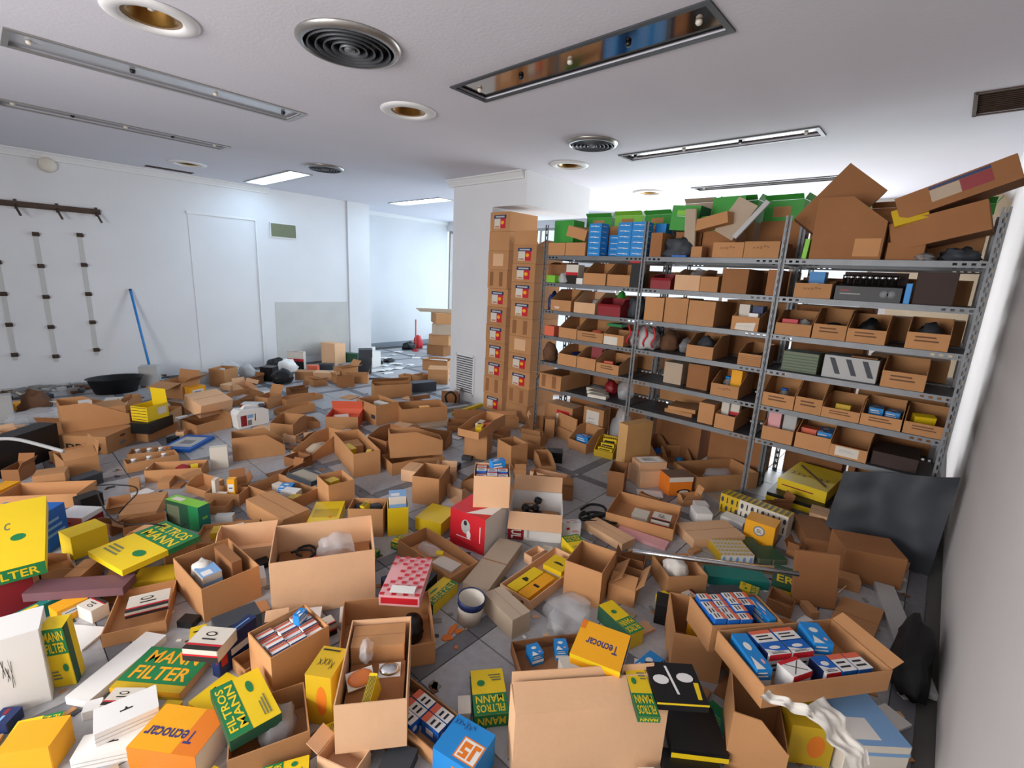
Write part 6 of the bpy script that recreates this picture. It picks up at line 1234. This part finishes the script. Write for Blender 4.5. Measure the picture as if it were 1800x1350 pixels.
# ================================================================== LOOSE THINGS
def tubething(z, pts, r, m, name, label, cat, group=None):
    b = MB(); P = []
    for q in pts: P.append(onz(*zp(z, q[:2]), q[2]))
    if len(P) > 2:   # smooth the path
        Q = []
        for i in range(len(P)-1):
            p0, p1, p2, p3 = P[max(i-1, 0)], P[i], P[i+1], P[min(i+2, len(P)-1)]
            for k in range(5):
                t = k/5; Q.append(.5*((2*p1)+(p2-p0)*t+(2*p0-5*p1+4*p2-p3)*t*t+(3*p1-p0-3*p2+p3)*t**3))
        P = Q+[P[-1]]
    b.tube([tuple(p-P[0]) for p in P], r, m, 7); return tag(b.obj(name, None, T3(P[0])), label, cat, group)
def bl(z, c, zb, rx, ry, rz, m, label, name='plastic_bag', cat='bag', yaw=0, amp=.3, group=None, fr=2.4):
    p = onz(*zp(z, c), zb); return blob(T3((p.x, p.y, zb+.001)) @ RZ(yaw), rx, ry, rz, m, label, seed=len(label), amp=amp, name=name, cat=cat, group=group, fr=fr)
for i, pts in enumerate(([(320, 880, .02), (400, 840, .03), (500, 860, .04), (520, 920, .03), (420, 940, .02), (340, 900, .03), (330, 960, .05), (600, 990, .03)],
                         [(310, 930, .04), (420, 900, .05), (560, 930, .05), (600, 960, .04), (480, 970, .02), (350, 950, .04)], [(330, 960, .02), (450, 920, .07), (590, 940, .02)])):
    tubething('d', pts, .009, 'rubber', 'cable', 'coiled black cable on the tiles behind the oil carton', 'cable', 'black cables behind the oil carton')
tubething('f', [(760, 240, .20), (900, 235, .21), (1060, 250, .21), (1085, 300, .20), (1010, 380, .19), (940, 460, .17)], .004, 'black', 'cable', 'thin black cable looped over the large closed carton', 'cable')
tubething('f', [(770, 300, .15), (840, 450, .15), (960, 545, .16), (1200, 545, .18), (1380, 575, .12), (1470, 545, .10)], .004, 'black', 'cable', 'thin black cable trailing past the lettered filter box', 'cable')
tubething('l', [(40, 62, .34), (1025, 200, .34)], .011, 'chrome', 'steel_rod', 'shiny chrome rod lying along the wooden trim', 'rod')
tubething('a', [(0, 770, .29), (160, 780, .29), (500, 870, .27)], .012, 'lgrey', 'grey_bar', 'grey bent bar over the black plastic case', 'bar')
tubething('b', [(1205, 392, .01), (1380, 385, .01), (1510, 385, .01)], .012, 'black', 'pole', 'thin black pole lying on the passage floor', 'pole')
tubething('c', [(610, 390, .05), (600, 340, .16), (640, 310, .2), (680, 345, .15), (675, 395, .05)], .012, 'rubber', 'hose', 'black hose loop standing before the pillar grille', 'hose')
tubething('a', [(130, 405, .12), (300, 470, .1), (450, 480, .08)], .01, 'offw', 'stick', 'pale wooden stick by the white wall', 'stick')
# tub, cup, bags
p = onz(*zp('a', (925, 400)), 0); b = MB(); b.lathe([(.001, .0), (.17, 0), (.22, .17), (.235, .175), (.21, .168), (.16, .012), (.001, .012)], 'black', 24, T3((0, 0, 0)), 1.15, .8); tag(b.obj('plastic_tub', None, T3((p.x, p.y, .001))), 'black plastic tub at the foot of the white wall', 'tub')
p = onz(*zp('k', (170, 340)), 0); e = empty('paper_cup', T3((p.x, p.y, .001)) @ RX(.12)); b = MB(); b.lathe([(.001, 0), (.055, 0), (.06, .12), (.056, .12), (.05, .006), (.001, .006)], 'offw', 20); b.obj('cup', e); b = MB(); b.lathe([(.0605, .09), (.062, .09), (.063, .125), (.0605, .125)], 'navy', 20, ring=True); b.obj('band', e); tag(e, 'cream carton tube with a navy rim on the terrazzo', 'tube')
bl('k', (840, 330), 0, .13, .10, .05, 'clear', 'crumpled clear plastic sheet on the terrazzo', amp=.5)
bl('b', (620, 300), .02, .16, .12, .10, 'black', 'black bag by the far wall, the rear one')
bl('b', (665, 415), .02, .14, .10, .12, 'black', 'black bag by the far wall wrapped in white')
bl('b', (700, 330), .02, .15, .10, .12, 'white', 'white bag folded over the black bag')
bl('b', (230, 330), 0, .12, .08, .05, 'black', 'black cap on the far cartons', 'hub_cap', 'car part', amp=.1)
bl('b', (250, 345), .0, .13, .10, .12, 'clear', 'silvery plastic bag on the far floor')
bl('b', (380, 370), .0, .10, .08, .12, 'lgrey', 'small pale bag beside the silvery bag')
bl('b', (1150, 215), .0, .16, .10, .10, 'dgrey', 'dark bundle before the tall tan carton', 'bundle', 'bundle')
bl('b', (1170, 235), .0, .12, .1, .07, 'white', 'white bag in front of the dark bundle')
bl('a', (320, 620), .0, .22, .10, .07, 'clear', 'flattened clear plastic by the left wall')
bl('a', (290, 560), .0, .12, .10, .14, 'brown', 'brown cloth bundle by the left wall', 'cloth_bundle', 'cloth', amp=.4)
def sheet(corners, m, name, label, cat, nu=16, nv=12, amp=.02, fr=9, seed=1):
    A, B, C_, D = [Vector(q) for q in corners]; b = MB(); vs = []; n = (B-A).cross(D-A).normalized()
    for j in range(nv+1):
        for i in range(nu+1):
            u, v = i/nu, j/nv; p = (A*(1-u)+B*u)*(1-v)+(D*(1-u)+C_*u)*v
            k = math.sin(u*fr+seed+1.5*noise.noise(Vector((u*2, v*2, seed))))+.7*noise.noise(Vector((u*5, v*5, seed*3)))
            p = p+n*amp*k; vs.append((p.x, p.y, max(.002, p.z)))
    w = nu+1; fs = [(j*w+i, j*w+i+1, (j+1)*w+i+1, (j+1)*w+i) for j in range(nv) for i in range(nu)]
    k = len(vs); vs += [tuple(Vector(q)-n*.003) for q in vs]; fs += [tuple(k+i for i in f[::-1]) for f in fs]
    o0 = Vector(vs[0]); b.add([Vector(q)-o0 for q in vs], fs, m, None, True); return tag(b.obj(name, None, T3(o0)), label, cat)
sheet([(3.50, .34, .01), (3.40, -.19, .01), (3.46, -.21, .60), (3.52, .30, .46)], 'dgrey', 'plastic_sheet', 'grey plastic sheet leaning against the right wall', 'sheet', amp=.022)
blob(T3((2.45, -.155, .001)), .24, .07, .13, 'rubber', 'matt black sack in the corner against the right wall', seed=8, amp=.35, name='mound', cat='mound', fr=2.0)  # rounded black form set against the right wall
def Z3(z, x, y, h): return tuple(onz(*zp(z, (x, y)), h))
sheet([Z3('l', 790, 930, .335), Z3('l', 1140, 1075, .30), Z3('l', 1120, 1000, .34), Z3('l', 840, 890, .345)], 'cloth', 'rag', 'white rag hanging over the torn carton', 'rag', 20, 10, .012, 15, 2)
sheet([Z3('l', 1060, 1000, .33), Z3('l', 1370, 1380, .22), Z3('l', 1470, 1330, .24), Z3('l', 1190, 920, .34)], 'cloth', 'rag', 'twisted grey white rag in the near corner', 'rag', 12, 20, .014, 13, 4)
# amber shards on the terrazzo
for i, (q, w, d, a) in enumerate((((60, 410), .07, .03, .3), ((20, 470), .04, .05, 1.2), ((100, 425), .04, .025, -.2), ((85, 535), .02, .015, .6))):
    p = onz(*zp('k', q), 0); b = MB(); b.prism([(-w/2, -d/2), (w*.4, -d*.4), (w/2, d*.2), (0, d/2), (-w*.4, d*.3)], 2, 0, .004, 'amber'); tag(b.obj('lens_shard', None, T3((p.x, p.y, .001)) @ RZ(a)), 'broken amber lens shard on the terrazzo', 'shard', 'amber shards on the terrazzo')
# papers and scraps along the passage
RP = random.Random(3)
for i, q in enumerate(((560, 430), (650, 490), (620, 560), (480, 510), (830, 470), (1010, 420), (1120, 290), (1040, 240), (700, 240), (800, 190), (560, 300), (760, 400), (380, 520))):
    p = onz(*zp('q', q), 0); b = MB(); w, d = RP.uniform(.10, .25), RP.uniform(.08, .18)
    b.add([(-w/2, -d/2, 0), (w/2, -d/2, .004), (w/2, d/2, .001), (0, d/2, .012), (-w/2, d/2, .001), (0, -d/2, .01)], [(0, 5, 3, 4), (5, 1, 2, 3)], 'paper')
    tag(b.obj('paper_sheet', None, T3((p.x, p.y, .002)) @ RZ(RP.uniform(0, 6))), 'white sheet of paper on the passage floor', 'paper', 'papers on the passage floor')
for q, rx, ry, rz, lab in (((640, 360), .11, .06, .04, 'black foam scrap on the passage floor'), ((470, 395), .05, .08, .04, 'black glove on the passage floor'), ((990, 140), .16, .08, .10, 'dark jacket dropped at the passage wall')): bl('q', q, 0, rx, ry, rz, 'black', lab, 'scrap', 'scrap', amp=.4)
bl('q', (1150, 120), 0, .10, .07, .18, 'red', 'red bundle beside the dark jacket', 'bundle', 'bundle')
p = onz(*zp('q', (1105, 170)), 0); b = MB(); b.tube([(0, 0, 0), (0, 0, .62)], .014, 'salmon', 8); b.lathe([(.001, 0), (.07, 0), (.07, .02), (.001, .02)], 'red', 14); tag(b.obj('bollard_post', None, T3((p.x, p.y, .001))), 'thin red post standing at the passage wall', 'post')
p = onz(*zp('q', (1500, 260)), 0)
for i in range(4):
    closed(T3((p.x+.25, p.y+.15, .001+.20*i)) @ RZ(.3*i+.2), .5, .4, .198, ['cardd', 'card', 'cardg', 'card'][i], 'brown carton in the pile behind the pillar, level %s from the floor' % ['one', 'two', 'three', 'four'][i], 'carton')
for i in range(3):
    closed(T3((p.x+.2, p.y+.1+.05*i, .803+.021*i)) @ RZ(2.3+.12*i), .9, .09, .02, 'cardg', 'grey wooden plank on the pile behind the pillar, the %s one' % ['lowest', 'middle', 'top'][i], 'plank', 'plank')
# rubble along the foot of the left wall
b = MB(); RB = random.Random(8)
for i in range(260):
    x = RB.uniform(-.3, 1.5); y = YW-.03-abs(RB.gauss(0, .22)); s = RB.uniform(.01, .05)
    if y < YW-.7: continue
    b.box(-s, s, -s*.7, s*.7, 0, s*RB.uniform(.5, 1.2), RB.choice(['concrete', 'concrete', 'plaster', 'dgrey', 'brown']), T3((x, y, .001)) @ RZ(RB.uniform(0, 6)))
tag(b.obj('plaster_rubble'), 'broken plaster rubble strewn along the wall base', 'rubble', None, 'stuff')
# fine litter of the heap
b = MB()
for i in range(500):
    px, py = RB.uniform(0, 1600), RB.uniform(690, 1340); c = onz(px, py, 0); s = RB.uniform(.006, .025)
    if c.y < YR+.05 or c.y > YW-.05 or c.x > 4 or c.x < 0: continue
    b.box(-s, s, -s*.6, s*.6, 0, .003, RB.choice(['paper', 'card', 'brown', 'concrete', 'dgrey', 'cardl']), T3((c.x, c.y, .0005)) @ RZ(RB.uniform(0, 6)))
tag(b.obj('litter'), 'small paper and cardboard scraps scattered over the floor', 'litter', None, 'stuff')
